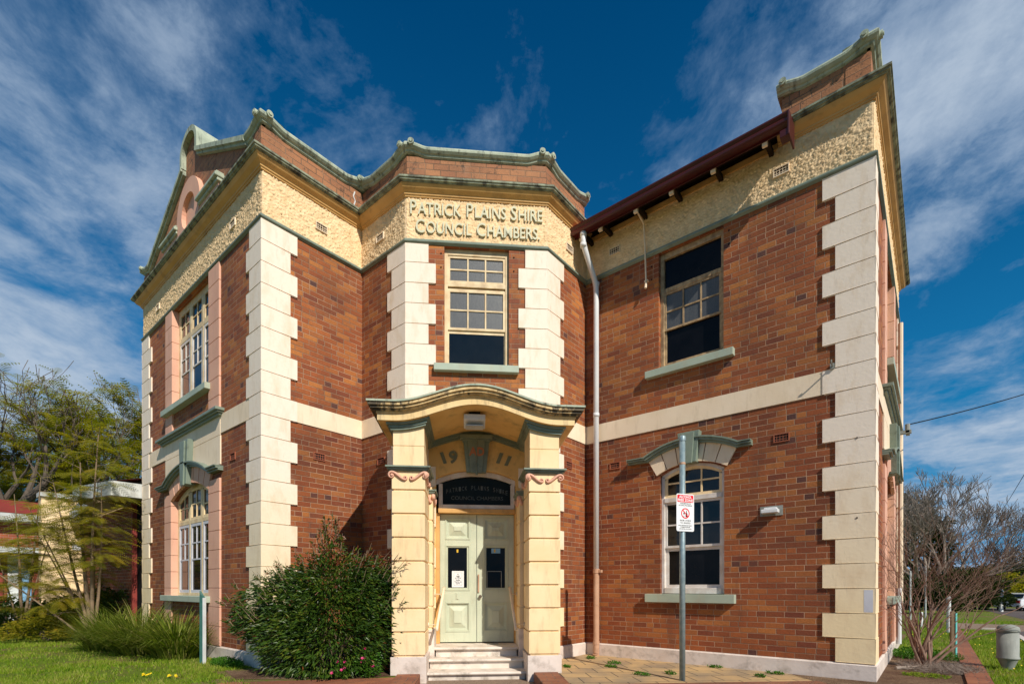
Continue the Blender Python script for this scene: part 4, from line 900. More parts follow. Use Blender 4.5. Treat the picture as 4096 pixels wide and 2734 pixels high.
poly('pavement','paver',[TP(2.466,.0),(-5.27,7.4),(-5.27,8.53),(-1.65,8.55),(-1.15,8.0),(-.9,6.2),(-2.0,4.0),TP(2.35,4.0),TP(2.35,1.2)],.004)
poly('paved_strip','edging',[TP(-2.3,1.62),TP(.10,1.42),TP(.10,3.5),TP(-2.6,3.5)],.006)
poly('planting_bed','mulch',[(-8.30,3.3),(-8.30,5.5),(-7.0,5.5),(-6.1,4.62),(-6.35,4.15),(-7.6,3.0),(-8.6,3.2)],.005)
poly('red_brick_border','edging',[(-3.9,5.55),(-1.25,8.12),(-1.1,7.95),(-3.75,5.40)],.009)
poly('mulch_bed','mulch',[(-1.68,8.54),(-.62,8.54),(-.62,12.2),(.30,13.6),(.33,9.4),(.33,6.5),(-.8,6.5),(-1.3,8.1)],.006)
mb=MB(); mb.quad(T(-60,3.3,.012),T(60,3.3,.012),T(60,7.0,.012),T(-60,7.0,.012)); struct(mb.build('bounce_footpath','path'))  # unseen, added in front so sunlight bounces up warm under the cornices
mb=MB(); mb.quad(T(-60,7.0,-.02),T(60,7.0,-.02),T(60,60,-.02),T(-60,60,-.02)); struct(mb.build('street','street'))  # likewise out of view, laid in pale warm tones as bounce fill
# brick kerb on the right, in the street direction
m=MB(); m.box(W0,.33,.60,-26,-6.5,-.05,.035); kb=struct(m.build('brick_kerb','edging'))
def hsheet(name,mat,x0,x1,y0,y1,dz):
    n=14; mb=MB()
    for i in range(n+1):
        y=y0+(y1-y0)*i/n; mb.v+= [(x0,y,H(x0,y)+dz),(x1,y,H(x1,y)+dz)]
    for i in range(n): mb.f.append([2*i,2*i+1,2*i+3,2*i+2]); mb.uv+=[(0,0)]*4
    return struct(mb.build(name,mat))
hsheet('cross_path','path',.6,40,21.3,24.8,.005)
hsheet('road','road',1.75,9.0,-10,21.3,.006)
hsheet('side_road','road',3.0,60,27.5,66,.006)
m=MB(); m.box(W0,1.62,1.75,-21.3,10,-.03,.05); m.box(W0,1.1,1.75,-21.5,-21.3,-.02,.06); struct(m.build('road_kerb','plinth'))
# brick blocks beside the walk
for i,(a,b,lab) in enumerate(((.02,.36,'low brick edging block left of the entrance steps'),(2.05,2.42,'low brick edging block right of the entrance steps'))):
    m=MB(); m.box(T,a,b,1.29,3.4,-.16,.03); tag(m.build('brick_edging','edging',bevel=.012),lab,'edging',group='brick edging blocks beside the steps')
# ================================================================== SKY, SUN
AZ,EL=math.radians(-20),math.radians(38.8)
sun=bpy.data.lights.new('sun','SUN'); sun.energy=5.0; sun.angle=math.radians(.5); sun.color=(1,.93,.82)
so=bpy.data.objects.new('sun',sun); COL.objects.link(so)
dirv=Vector((math.cos(AZ)*math.cos(EL),math.sin(AZ)*math.cos(EL),math.sin(EL))); so.rotation_euler=dirv.to_track_quat('Z','Y').to_euler()
wd=bpy.data.worlds.new('World'); scene.world=wd; wd.use_nodes=True; nt=wd.node_tree; bg=nt.nodes['Background']
sky=N(nt,'ShaderNodeTexSky'); sky.sky_type='NISHITA'; sky.sun_disc=False; sky.sun_elevation=EL; sky.sun_rotation=math.pi/2-AZ; sky.air_density=1.0; sky.dust_density=.2; sky.ozone_density=3.5; sky.altitude=300
tc=N(nt,'ShaderNodeTexCoord'); sp=N(nt,'ShaderNodeSeparateXYZ'); nt.links.new(tc.outputs['Generated'],sp.inputs[0])
zz=mth(nt,'ADD',mth(nt,'MAXIMUM',sp.outputs[2],0.0),.16)
# plan coordinates of a cloud sheet overhead, turned to the view heading
fx=mth(nt,'ADD',mth(nt,'MULTIPLY',sp.outputs[0],RT[0]),mth(nt,'MULTIPLY',sp.outputs[1],RT[1])); fy=mth(nt,'ADD',mth(nt,'MULTIPLY',sp.outputs[0],FW[0]),mth(nt,'MULTIPLY',sp.outputs[1],FW[1]))
px_=mth(nt,'DIVIDE',fx,zz); py_=mth(nt,'DIVIDE',fy,zz)
cb=N(nt,'ShaderNodeCombineXYZ'); nt.links.new(px_,cb.inputs[0]); nt.links.new(py_,cb.inputs[1])
def sn(scale,stretch,detail,rough_,dist,ofs=(0,0,0),rot=0):
    mp=N(nt,'ShaderNodeMapping'); nt.links.new(cb.outputs[0],mp.inputs[0]); mp.inputs['Scale'].default_value=stretch; mp.inputs['Location'].default_value=ofs; mp.inputs['Rotation'].default_value=(0,0,rot)
    return noi(nt,scale,detail,mp.outputs[0],rough_,dist)
big=sn(.95,(1.0,.60,1),2,.5,.3,(3.1,1.7,0),.2); fine=sn(2.9,(1.0,.82,1),10,.64,.35,(1.3,4.2,0),.45); wisp=sn(9,(1.1,.9,1),6,.65,.4,(0.3,2.2,0),.5)
v=mth(nt,'ADD',mth(nt,'ADD',mth(nt,'MULTIPLY',big,.44),mth(nt,'MULTIPLY',fine,.44)),mth(nt,'MULTIPLY',wisp,.15))
low=mth(nt,'MULTIPLY',mth(nt,'SUBTRACT',1.0,mth(nt,'MINIMUM',mth(nt,'MULTIPLY',sp.outputs[2],1.5),1.0)),.08)
side=mth(nt,'MULTIPLY',mth(nt,'MINIMUM',mth(nt,'ABSOLUTE',mth(nt,'SUBTRACT',fx,.03)),.7),.105)
dens=mth(nt,'ADD',mth(nt,'ADD',v,low),side)
cl=ramp(nt,dens,[(.535,0.0),(.58,.26),(.632,.70),(.71,1.0)])
hs=N(nt,'ShaderNodeHueSaturation'); nt.links.new(sky.outputs[0],hs.inputs['Color']); hs.inputs['Saturation'].default_value=1.35; hs.inputs['Value'].default_value=.62
skyc=mix(nt,1.0,hs.outputs[0],(.15,1.65,1.62),'MULTIPLY')
hz=ramp(nt,sp.outputs[2],[(.0,1.0),(.2,.50),(.45,.16),(.75,0.0)])
skyc=mix(nt,hz,skyc,(.28,2.9,6.6))
cc=mix(nt,ramp(nt,dens,[(.55,0.0),(.80,1.0)]),(2.7,4.2,6.4),(7.0,8.0,9.2))
fin=mix(nt,mth(nt,'MULTIPLY',cl,.9),skyc,cc)
nt.links.new(fin,bg.inputs[0]); bg.inputs[1].default_value=.082
scene.view_settings.view_transform='Standard'; scene.view_settings.look='None'; scene.view_settings.exposure=0; scene.view_settings.gamma=1
scene.render.resolution_x=1024; scene.render.resolution_y=683
#@@VEG@@
# ================================================================== VEGETATION AND STREET THINGS
def at(px,d): return V2((px-512)/506*d,d)
def V2(r,fwd): return (RT[0]*r+FW[0]*fwd, RT[1]*r+FW[1]*fwd)       # metres right of / ahead of the viewpoint
def leaf_add(mb,p,d,l,w,up=None,fold=.25,droop=0):
    """one pointed folded leaf, base p, direction d"""
    d=Vector(d).normalized(); a=d.cross(Vector((U(-1,1),U(-1,1),U(.2,1)))) if up is None else d.cross(up)
    if a.length<1e-4: a=d.orthogonal()
    a.normalize(); n=a.cross(d); p=Vector(p); b=len(mb.v)
    m_=p+d*l*.45-n*w*fold; t=p+d*l-Vector((0,0,droop*l))
    for x in (p,m_+a*w*.5+n*w*fold*2,t,m_-a*w*.5+n*w*fold*2,m_): mb.v.append(tuple(x))
    u=(R(),R())
    for f in ((b,b+4,b+1),(b+4,b+2,b+1),(b,b+3,b+4),(b+4,b+3,b+2)): mb.f.append(list(f)); mb.uv+=[u]*3
def branch(mb,p,d,l,r,lvl,maxl,tips,spread=.6,nseg=4,ratio=.68,up=.15,kids=(2,3),wig=.18,taper=.55,sides=6,minr=.004):
    p=Vector(p); d=Vector(d).normalized(); pts=[p.copy()]; rad=[r]
    for i in range(nseg):
        d=(d+Vector((U(-1,1),U(-1,1),U(-1,1)))*wig+Vector((0,0,up*.3))).normalized(); p=p+d*l/nseg; pts.append(p.copy()); rad.append(max(minr,r*(1-(1-taper)*(i+1)/nseg)))
    mb.tube(pts,rad,max(3,sides-lvl),cap=False)
    if lvl>=maxl: tips.append((pts[-1],d.copy(),pts[0])); return
    for k in range(random.randint(*kids)):
        t=U(.45,1.0) if k else 1.0; j=min(nseg,max(1,int(round(t*nseg)))); q0=pts[j]
        s=Vector((U(-1,1),U(-1,1),U(-.5,.9)*1.0)); nd=(d*(1-spread*.3)+s*spread+Vector((0,0,up))).normalized()
        branch(mb,q0,nd,l*ratio*U(.8,1.2),rad[j]*.72,lvl+1,maxl,tips,spread,max(2,nseg-1),ratio,up,kids,wig,taper,sides,minr)
# --- glossy shrub beside the entrance
random.seed(11)
cx,cy=-7.02,4.12
sh=thing('leafy_shrub','dark glossy leafed shrub, person high, growing against the wall left of the entrance steps','shrub',(cx,cy,0))
st=MB(); lf=MB(); nl=MB(); tips=[]
blobs=[(.05,.55,.92,0,.62),(-.55,.50,.60,-.1,.5),(.60,.55,.55,0,.5),(0,1.15,.72,0,.55),(-.62,1.05,.55,0,.42),(.62,1.15,.50,.0,.42),(-1.12,1.02,.36,-.1,.26),(-1.25,.75,.26,-.1,.2),(.10,1.45,.46,.05,.38),(-.45,1.38,.36,0,.3),(.60,1.45,.36,.05,.3),(.02,1.86,.20,.05,.22),(.85,1.50,.26,.1,.22),(-.95,.62,.36,0,.3),(.92,.95,.28,.1,.3),(.02,2.12,.12,.05,.16),(-.78,1.35,.20,0,.2)]
def bw(r,fwd,z): x,y=V2(r*.94,fwd); return Vector((cx+x,cy+y,z*.95+.03))
wsum=[b[2]**2.2 for b in blobs]
for i in range(24000):
    b=random.choices(blobs,wsum)[0]
    th=U(0,2*math.pi); cz_=U(-1,1); rr=b[2]*(U(.35,1)**.45); e=math.sqrt(1-cz_*cz_)
    ox,of,oz=e*math.cos(th),e*math.sin(th),cz_
    lumpy=1+.42*noise.noise(Vector((ox*2+b[0]*3,of*2,oz*2+b[1]*3))*1.7)
    P=bw(b[0]+ox*rr*lumpy,b[3]+of*rr*.72*lumpy,max(.06,b[1]+oz*rr*lumpy*1.0))
    if P.x<-8.27 and P.y>3.64: continue
    d=Vector((P.x-cx,P.y-cy,(P.z-b[1])*.8)).normalized()+Vector((U(-.6,.6),U(-.6,.6),U(-.45,.35)))
    young=(P.z>1.6 or R()<.05)
    (nl if young and R()<.22 else lf).v and None
    leaf_add(nl if (young and R()<.25) else lf,P,d,U(.060,.115)*(.85 if young else 1),U(.020,.032),fold=.18,droop=.15)
for k in range(200):                                                    # twigs sticking out with sprays of leaves
    b=random.choice(blobs[3:]); th=U(0,2*math.pi); P=bw(b[0]+math.cos(th)*b[2]*.85,b[3]+U(-.35,.15),max(.15,b[1]+(math.sin(th)*.7+.3)*b[2]*.85))
    d=Vector((P.x-cx,P.y-cy,.75+U(-.3,.5))).normalized(); L=U(.08,.24); pts=[P+d*L*t/4+Vector((0,0,.02*t)) for t in range(5)]
    if pts[-1].x<-8.27: continue
    st.tube(pts,[.005,.0045,.004,.003,.002],4,cap=False)
    for j in range(14):
        Q=P+d*L*U(.1,1.05); leaf_add(nl if (P.z>1.45 and R()<.4) else lf,Q,d+Vector((U(-1,1),U(-1,1),U(-.6,.4))),U(.05,.08),U(.014,.02),droop=.2)
for k in range(9):
    a=U(0,2*math.pi); branch(st,(cx+.12*math.cos(a),cy+.12*math.sin(a),-.02),(math.cos(a)*.55,math.sin(a)*.4,1.2),U(.30,.42),.014,0,2,tips,.5,4,.7,.25,(2,3))
st.build('stems','bark_tan',sh); lf.build('foliage','shrubleaf',sh); nl.build('young_foliage','newleaf',sh)
# --- small pink flowering plants at its foot
def flower(mb,c,r,n=5,d=None):
    c=Vector(c); d=Vector(d or (U(-.3,.3)+.55,-.55,.75)).normalized(); a=d.orthogonal().normalized(); b=d.cross(a)
    for k in range(n):
        w=2*math.pi*k/n; e=a*math.cos(w)+b*math.sin(w); leaf_add(mb,c,e+d*.25,r,r*.85,up=d,fold=.05)
for x,y,lab,n,seed in ((-6.28,4.28,'low pink flowered plant in the bed beside the left pier base',7,3),(-6.52,4.02,'low pink flowered plant in the bed at the front of the shrub',6,5)):
    random.seed(seed); t=thing('flowering_plant',lab,'flower',(x,y,0),'pink flowered bedding plants'); l=MB(); f=MB(); c=MB()
    for i in range(320):
        a=U(0,6.28); r_=U(0,.17); z=U(.03,.36 if x>-6.4 else .24); leaf_add(l,(x+r_*math.cos(a),y+r_*math.sin(a),z),(math.cos(a),math.sin(a),U(-.2,.6)),U(.035,.06),U(.016,.026))
    for i in range(n):
        a=U(0,6.28); r_=U(.03,.17); P=(x+r_*math.cos(a)+.05,y+r_*math.sin(a)-.08,U(.10,.44 if x>-6.4 else .26)); flower(f,P,.026); c.tube([(x,y,0),P],.003,3,cap=False)
    l.build('leaves','weed',t); f.build('petals','petal',t); c.build('stalks','weed',t)
# --- sedge / strap leaf clumps
def clump(x,y,n,h,lab,seed,spread=.5,grp='strap leaved grass clumps under the left front'):
    random.seed(seed); t=thing('grass_clump',lab,'grass clump',(x,y,0),grp); m=MB()
    for i in range(n):
        a=U(0,2*math.pi); r0=U(0,.32)*spread*2; L=h*U(.6,1.25); lean=U(.15,1.0); w=U(.008,.014); P=Vector((x+r0*math.cos(a),y+r0*math.sin(a),0)); a2=a+U(-.5,.5)
        d=Vector((math.cos(a2)*lean,math.sin(a2)*lean,1)).normalized(); s_=Vector((-math.sin(a2),math.cos(a2),0)); prev=None; u=(R(),R()); b=len(m.v)
        for k in range(6):
            ww=w*(1-(k/5)**2*.95); m.v.append(tuple(P+s_*ww)); m.v.append(tuple(P-s_*ww)); P=P+d*L/5; d=(d+Vector((math.cos(a2)*.16,math.sin(a2)*.16,-.16*(k+.2)*lean))).normalized()
        for k in range(5): m.f.append([b+2*k,b+2*k+1,b+2*k+3,b+2*k+2]); m.uv+=[u]*4
    m.build('blades','sedge',t)
clump(-10.75,3.22,820,1.0,'rightmost strap leaved grass clump, under the sill behind the green post',21,.55)
clump(-12.0,2.95,1000,1.05,'middle strap leaved grass clump in front of the left window jamb',22,.6)
clump(-13.35,2.75,900,.95,'leftmost strap leaved grass clump, beside the feathery sapling',23,.65)
# bright green weeds at the wall corner
def weedpatch(x,y,rx,ry,n,h,lab,seed,mat='weed',cat='weed',name='weed_patch',grp=None,lw=.02):
    random.seed(seed); m=MB()
    for i in range(n):
        a=U(0,6.28); r_=math.sqrt(R()); P=(x+rx*r_*math.cos(a),y+ry*r_*math.sin(a),U(0,h)*(1-r_*.5)); leaf_add(m,P,(U(-1,1),U(-1,1),U(.1,1)),U(.02,.05),U(.5,1)*lw)
    o=m.build(name,mat); tag(o,lab,cat,grp); return o
weedpatch(-9.05,3.42,.50,.17,1500,.16,'bright green clover patch at the foot of the left corner stones','s' and 31)
# --- green and white post
def post(x,y,z,w_,h_,ma,mb_,lab,name='timber_post',grp=None,ang=0.0,dep=.03,slant=.12):
    fr=F((x,y),(math.cos(ang),math.sin(ang)),(math.sin(ang),-math.cos(ang))); t=thing(name,lab,'post',(x,y,z),grp)
    MB().wedge(fr,[(-w_/2,z),(w_/2,z),(w_/2,z+h_-slant),(-w_/2,z+h_)],-dep,0).build('board',ma,t,bevel=.003)
    MB().box(fr,w_/2,w_/2+.024,-dep-.01,.012,z,z+h_-slant-.02).build('edge_strip',mb_,t,bevel=.002)
    return t
post(-9.60,3.22,0,.085,1.25,'greenpost','whitepost','weathered green board post with a white edge standing in the lawn before the left front',ang=.35,slant=.10,dep=.03)
# --- street sign
sg=thing('street_sign','grey steel pole with a white and red alcohol free zone sign, standing on the paving','sign',(-2.715,6.965,0))
m=MB(); m.tube([(-2.715,6.965,-.02),(-2.715,6.965,3.40)],.040,20); m.build('pole','galv',sg,smooth=True)
m=MB(); m.lathe((-2.715,6.965,3.40),[(.046,-.05),(.047,0),(.040,.02),(.02,.03)],20); m.build('pole_cap','galv',sg,smooth=True)
m=MB(); m.tube([(-2.715,6.965,3.02),(-2.715,6.965,3.05)],.0425,20); m.build('rust_ring','pipetan',sg)
SF=F((-2.715+.873*.048,6.965-.487*.048),(.487,.873),(.873,-.487))
def rrect(a,b,c,d,r): 
    out=[]
    for cx_,cz_,t0 in ((b-r,d-r,0),(a+r,d-r,90),(a+r,c+r,180),(b-r,c+r,270)):
        for k in range(6): w=math.radians(t0+90*k/5); out.append((cx_+r*math.cos(w),cz_+r*math.sin(w)))
    return out
ox=.012; z0,z1=2.085,2.605
p=MB().wedge(SF,rrect(ox-.15,ox+.15,z0,z1,.025),-.003,0).build('sign_panel','white',sg)
MB().wedge(SF,rrect(ox-.137,ox+.137,2.488,2.590,.014),0,.0012).build('red_header','sgred',p)
m=MB(); textmesh(m,SF,[('ALCOHOL',.034)],ox-.105,ox+.105,2.546,.0012,.002,bold=.0014); textmesh(m,SF,[('FREE ZONE',.034)],ox-.128,ox+.128,2.500,.0012,.002,bold=.0014); m.build('header_lettering','white',p)
m=MB()
for t,h_,w_,z in (('CONSUMPTION OF',.0165,.185,2.462),('ALCOHOL PROHIBITED',.0165,.232,2.436),('FROM: 1/7/2018',.020,.185,2.225),('TO: 30/6/2022',.020,.175,2.192),('NON-COMPLIANCE MAY RESULT',.0125,.235,2.160),('IN IMMEDIATE SEIZURE',.0125,.165,2.138),('AND DISPOSAL OF ALCOHOL',.0125,.215,2.112)): textmesh(m,SF,[(t,h_)],ox-w_/2,ox+w_/2,z,0,.001,bold=.0004)
m.build('sign_print','black',p); m=MB()
# bottle and glass
m.wedge(SF,[(ox+.004,2.285),(ox+.036,2.285),(ox+.036,2.325),(ox+.026,2.345),(ox+.024,2.375),(ox+.016,2.375),(ox+.014,2.345),(ox+.004,2.325)],0,.001)
m.wedge(SF,[(ox-.034,2.345),(ox-.012,2.345),(ox-.015,2.325),(ox-.021,2.315),(ox-.021,2.292),(ox-.013,2.287),(ox-.033,2.287),(ox-.025,2.292),(ox-.025,2.315),(ox-.031,2.325)],0,.001)
m.build('bottle_and_glass_symbol','black',p)
m=MB(); n=28; cz_=2.335
m.strip(SF,[(ox+.058*math.cos(2*math.pi*k/n),cz_+.058*math.sin(2*math.pi*k/n)) for k in range(n+1)],[(ox+.073*math.cos(2*math.pi*k/n),cz_+.073*math.sin(2*math.pi*k/n)) for k in range(n+1)],0,.0016)
m.wedge(SF,[(ox-.050,cz_+.040),(ox+.040,cz_-.050),(ox+.050,cz_-.040),(ox-.040,cz_+.050)],.001,.0018); m.build('ban_symbol','sgred',p)
m=MB()
for z in (2.16,2.53): m.tube([(-2.715,6.965,z-.01),(-2.715,6.965,z+.01)],.043,16)
m.build('clamp','galv',sg)
# --- litter bin / concrete pillar
bn=thing('concrete_bin','grey concrete bin with a domed lid tapering to a narrow foot, on the right lawn','bin',(.884,11.186,0))
m=MB(); m.lathe((.884,11.186,0),[(0.0629,-.03),(0.0666,.02),(0.1221,.17),(0.1258,.175)],32); m.build('foot','concrete',bn,smooth=True)
m=MB(); m.lathe((.884,11.186,0),[(0.1258,.175),(0.1406,.18),(0.1428,.195),(0.1406,.205),(0.1332,.215),(0.1332,.60),(0.1258,.60)],32); m.build('body','concrete',bn,smooth=True)
m=MB(); m.lathe((.884,11.186,0),[(0.1295,.60),(0.1428,.605),(0.1428,.635),(0.1332,.675),(0.0962,.705),(0.0444,.72),(0.0000,.722)],32); m.build('lid','concrete',bn,smooth=True)
# --- posts on the right
post(.26,12.45,0,.06,.86,'bark_tan','aqua','post with a bright aqua painted edge standing beside the brick kerb',slant=0,dep=.07,ang=.3)
for x,y,z,h_,w_,lab,mt in ((.30,19.2,0,1.05,.10,'short white post behind the aqua post','whitepost'),(-.35,21.5,0,.50,.10,'low white stump post on the far lawn','whitepost'),(-.78,26.5,0,2.0,.065,'tall thin grey pole left of the far lawn','fascia'),(-.33,29.5,0,2.3,.065,'tall thin grey pole second from the far lawn edge','fascia'),(3.6,50,H(0,50),1.6,.25,'pale stout post in front of the dark parked car','whitepost')):
    t=thing('marker_post',lab,'post',(x,y,z)); m=MB(); m.lathe((x,y,z),[(w_/2,-.1),(w_/2,h_*.92),(w_/2*.8,h_)],12); m.build('shaft',mt,t); m=MB(); m.lathe((x,y,z),[(w_/2*1.25,h_*.90),(w_/2*1.25,h_*.93),(w_/2*.9,h_*.96)],12); m.build('cap',mt,t)
tag(MB().tube([(-.48,10.05,.03),(-.1,10.45,.04),(.02,10.62,.03)],.028,8).build('timber_log','bark_grey'),'thin grey timber log lying along the mulch by the building corner','log')
# --- bare multi-stemmed shrub on the right
random.seed(5)
bs=thing('bare_shrub','leafless many stemmed reddish shrub growing from the mulch beside the building corner','shrub',(-.16,10.58,0))
m=MB(); tw=MB(); tips=[]
hd=[(-.75,.1,1.2),(-.45,.3,1.5),(-.2,-.1,1.6),(.02,.2,1.8),(.05,-.2,1.8),(.25,.1,1.5),(.55,.2,1.1),(.9,-.1,1.0),(1.25,.1,.85),(1.0,.4,.7),(-.9,-.1,.8),(.35,-.3,1.7),(-.12,.4,2.0),(1.5,0,.9)]
for i,(r_,f_,u_) in enumerate(hd):
    dx,dy=V2(r_,f_); P=Vector((-.16+U(-.1,.1),10.58+U(-.1,.1),-.03)); d=Vector((dx*.55,dy*.55,u_)).normalized(); L=U(.75,1.15)*(1.15 if r_>.8 else 1)
    pts=[P]; rad=[.024]
    for k in range(6): d=(d+Vector((U(-.14,.14)+dx*.03,U(-.14,.14)+dy*.03,0))).normalized(); P=P+d*L/6; pts.append(P.copy()); rad.append(.024-.0022*(k+1))
    m.tube(pts,rad,8,cap=False)
    for k in range(3):
        j=random.choice((3,4,5,6)); branch(tw,pts[j],d+Vector((U(-.6,.6)+dx*.25,U(-.6,.6)+dy*.25,U(-.2,.5))),U(.45,.8),.008,0,3,tips,.62,4,.76,.05,(2,3),.16,.6,5,.0022)
m.build('stems','bark_red',bs); tw.build('twigs','bark_red',bs)
# --- feathery sapling on the left
def frond(mb,P,d,L,n=11,leafl=.10,seg=3):
    P=Vector(P); d=Vector(d).normalized(); side=d.cross(Vector((0,0,1))); side=side.normalized() if side.length>.01 else Vector((1,0,0)); pts=[P.copy()]
    u=(R(),R()); step=L/n
    for i in range(n):
        d=(d+Vector((0,0,-.07))).normalized(); P2=P+d*step; w_=math.sin(math.pi*(i+1.2)/(n+2))*leafl; 
        for s_ in (1,-1):
            b=len(mb.v); t=P+(side*s_+d*.55+Vector((0,0,-.18))).normalized()*w_
            mb.v+= [tuple(P),tuple(P+d*step*.42),tuple(t+d*step*.2),tuple(t)]
            mb.f.append([b,b+1,b+2,b+3]); mb.uv+=[u]*4
        P=P2
def feather_tree(name,lab,base,stems,nf,mats,seed,fl=.5,leafl=.1,nl=11,ztop=None,spreadf=1.0,grp=None):
    random.seed(seed); t=thing(name,lab,'tree',base,grp); m=MB(); l=MB(); tw=MB()
    for (r1,f1,z1,rad,z0f) in stems:
        x1,y1=V2(r1,f1); P0=Vector(base); P1=Vector((base[0]+x1,base[1]+y1,z1)); n=10; pts=[]
        bend=Vector((U(-.1,.1),U(-.1,.1),0))*z1*.5
        for i in range(n+1): s_=i/n; pts.append(P0.lerp(P1,s_)+bend*math.sin(math.pi*s_)*.5+Vector((0,0,.0)))
        m.tube(pts,[rad*(1-.8*i/n) for i in range(n+1)],8,cap=False)
        for k in range(nf):
            s_=U(z0f,1.0); j=min(n-1,int(s_*n)); Q=pts[j].lerp(pts[j+1],s_*n-j); a=U(0,6.28); bl=U(.25,.95)*spreadf*(1.15-s_*.6)
            d=Vector((math.cos(a),math.sin(a),U(0,.5))); bp=[Q]; dd=d.normalized()
            for i in range(4): dd=(dd+Vector((U(-.1,.1),U(-.1,.1),-.05))).normalized(); bp.append(bp[-1]+dd*bl/4)
            tw.tube(bp,[.010*spreadf,.008*spreadf,.006*spreadf,.004,.003],4,cap=False)
            for i in range(1,5):
                for s2 in (1,-1): frond(l,bp[i],dd+Vector((-dd.y*s2*U(.4,1),dd.x*s2*U(.4,1),U(-.1,.35))),fl*U(.7,1.2),nl,leafl)
            frond(l,bp[-1],dd,fl,nl,leafl)
    m.build('trunk','bark_tan',t); tw.build('branches','bark_tan',t); l.build('crown',mats,t)
feather_tree('feathery_sapling','slender multi stemmed sapling with feathery yellow green leaves on the lawn left of the building',(-15.11,2.79,0),[(-.55,.3,4.3,.055,.42),(.05,.1,4.9,.045,.40),(.28,-.1,3.6,.04,.42),(-1.5,.2,2.6,.035,.40),(-2.6,.0,1.9,.03,.30),(-1.3,.4,3.9,.04,.40),(-.3,.5,3.2,.03,.4),(-2.0,.5,3.3,.03,.3)],19,'feather',41,.50,.10,11)
feather_tree('feathery_sapling','second feathery sapling at the left edge of the lawn, lower than the first',(*at(22,13.2),0),[(-.5,.3,3.8,.04,.3),(.4,.1,4.2,.04,.3),(.9,-.1,2.9,.03,.3),(-1.0,.2,2.6,.03,.2)],15,'feather',43,.50,.10,11)
# larger trees further left
def crown_tree(name,lab,base,h_,trunk_r,bl,seed,leafmat_,nfr,fl,leafl,bark='bark',maxl=4,dirs=None,up=.2,fr_n=8,grp=None,bare=.0,ratio=.72,spread=.75,kids=(2,3),cat='tree',wig=.16,minr=.014):
    random.seed(seed); t=thing(name,lab,cat,base,grp); m=MB(); l=MB(); tips=[]
    P=Vector(base); top=P+Vector((U(-.2,.2),U(-.2,.2),h_)); m.tube([P-Vector((0,0,.2)),P.lerp(top,.35)+Vector((.08,0,0)),top],[trunk_r*1.25,trunk_r,trunk_r*.8],12,cap=False)
    for d in (dirs or [(math.cos(k*1.3),math.sin(k*1.3),.8) for k in range(5)]): branch(m,top-Vector((0,0,U(0,h_*.25))),d,bl*U(.85,1.15),trunk_r*.62,0,maxl,tips,spread,5,ratio,up,kids,wig,.6,8,minr)
    m.build('branches',bark,t)
    if leafmat_:
        zmax=max(p.z for p,_,_ in tips)
        for p,d,p0 in tips:
            if bare and p.z>base[2]+(zmax-base[2])*bare and R()<.8: continue
            for k in range(nfr): frond(l,p0.lerp(p,U(.2,1)),Vector((U(-1,1),U(-1,1),U(-.4,.5)))+d*.3,fl*U(.7,1.2),fr_n,leafl)
        l.build('crown',leafmat_,t)
    return t
def dirs(lst): 
    o=[]
    for r_,f_,u_ in lst: x,y=V2(r_,f_); o.append((x,y,u_))
    return o
def at(px,d): return V2((px-512)/506*d,d)
x,y=at(8,24); crown_tree('spreading_tree','large old tree at the left edge with thick dark limbs and a half bare crown',(x,y,-.1),4.6,.40,2.6,62,'feather',5,.80,.22,'bark',5,dirs([(-.6,.2,.9),(.05,0,1.6),(.9,-.2,.55),(.55,.4,1.1),(-.2,-.5,1.2),(1.2,.3,.25),(-1,.2,.4)]),.12,7,bare=.74)
x,y=at(104,27); crown_tree('spreading_tree','rounded yellow green tree rising behind the low annex roof',(x,y,-.1),4.0,.26,2.75,67,'feather',6,.80,.22,'bark',5,dirs([(-1,.2,.8),(-.4,0,1.3),(.4,.2,1.3),(1,-.2,.8),(.1,-.5,1.1),(-1.3,.3,.3)]),.10,7,bare=.88)
x,y=at(52,31); crown_tree('spreading_tree','low bushy tree filling the gap between the two left trees',(x,y,-.1),3.2,.22,2.7,69,'feather',7,.80,.24,'bark',5,dirs([(-1,.2,.7),(-.4,0,1.0),(.4,.2,1.0),(1,-.2,.6),(.1,-.5,.9)]),.06,7)
# --- right hand background trees
x,y=at(938,38); crown_tree('bare_tree','big leafless tree with a dense fan of grey brown twigs beyond the right lawn',(x,y,H(x,y)),1.3,.34,2.45,71,None,0,0,0,'bark_grey',7,dirs([(-1,.1,.9),(-.5,.3,1.4),(0,-.2,1.5),(.5,.2,1.3),(.95,0,.85),(1.3,.2,.5),(-1.2,-.2,.5),(.2,.5,1.2),(1.5,-.1,.28),(.8,-.4,.6)]),.05,ratio=.77,spread=.52,kids=(2,3),wig=.13,minr=.015)
def bushy(name,lab,base,rx,ry,rz,n,mat_,seed,ll=.22,lw=.14,cat='bush',grp=None,lump=.35,stemn=7):
    random.seed(seed); t=thing(name,lab,cat,base,grp); l=MB(); m=MB(); tips=[]
    for k in range(stemn): branch(m,(base[0],base[1],base[2]-.1),(U(-.8,.8),U(-.8,.8),1.2),rz*.38,max(.03,rz*.03),0,2,tips,.6,3,.6,.2,(2,3),.2,.6,5)
    for i in range(n):
        th=U(0,6.283); cz=U(-.35,1); e=math.sqrt(max(0,1-cz*cz)); rr=U(.4,1)**.4
        o=Vector((e*math.cos(th),e*math.sin(th),cz)); rr*=1+lump*noise.noise(o*2.3+Vector((seed,0,0)))+.15*noise.noise(o*6)
        P=(base[0]+o.x*rx*rr,base[1]+o.y*ry*rr,base[2]+rz*.35+o.z*rz*.65*rr)
        if P[2]<base[2]: continue
        leaf_add(l,P,(o.x+U(-1,1),o.y+U(-1,1),U(-.5,.7)),ll*U(.6,1.2),lw*U(.6,1.2))
    m.build('stems','bark',t); l.build('foliage',mat_,t); return t
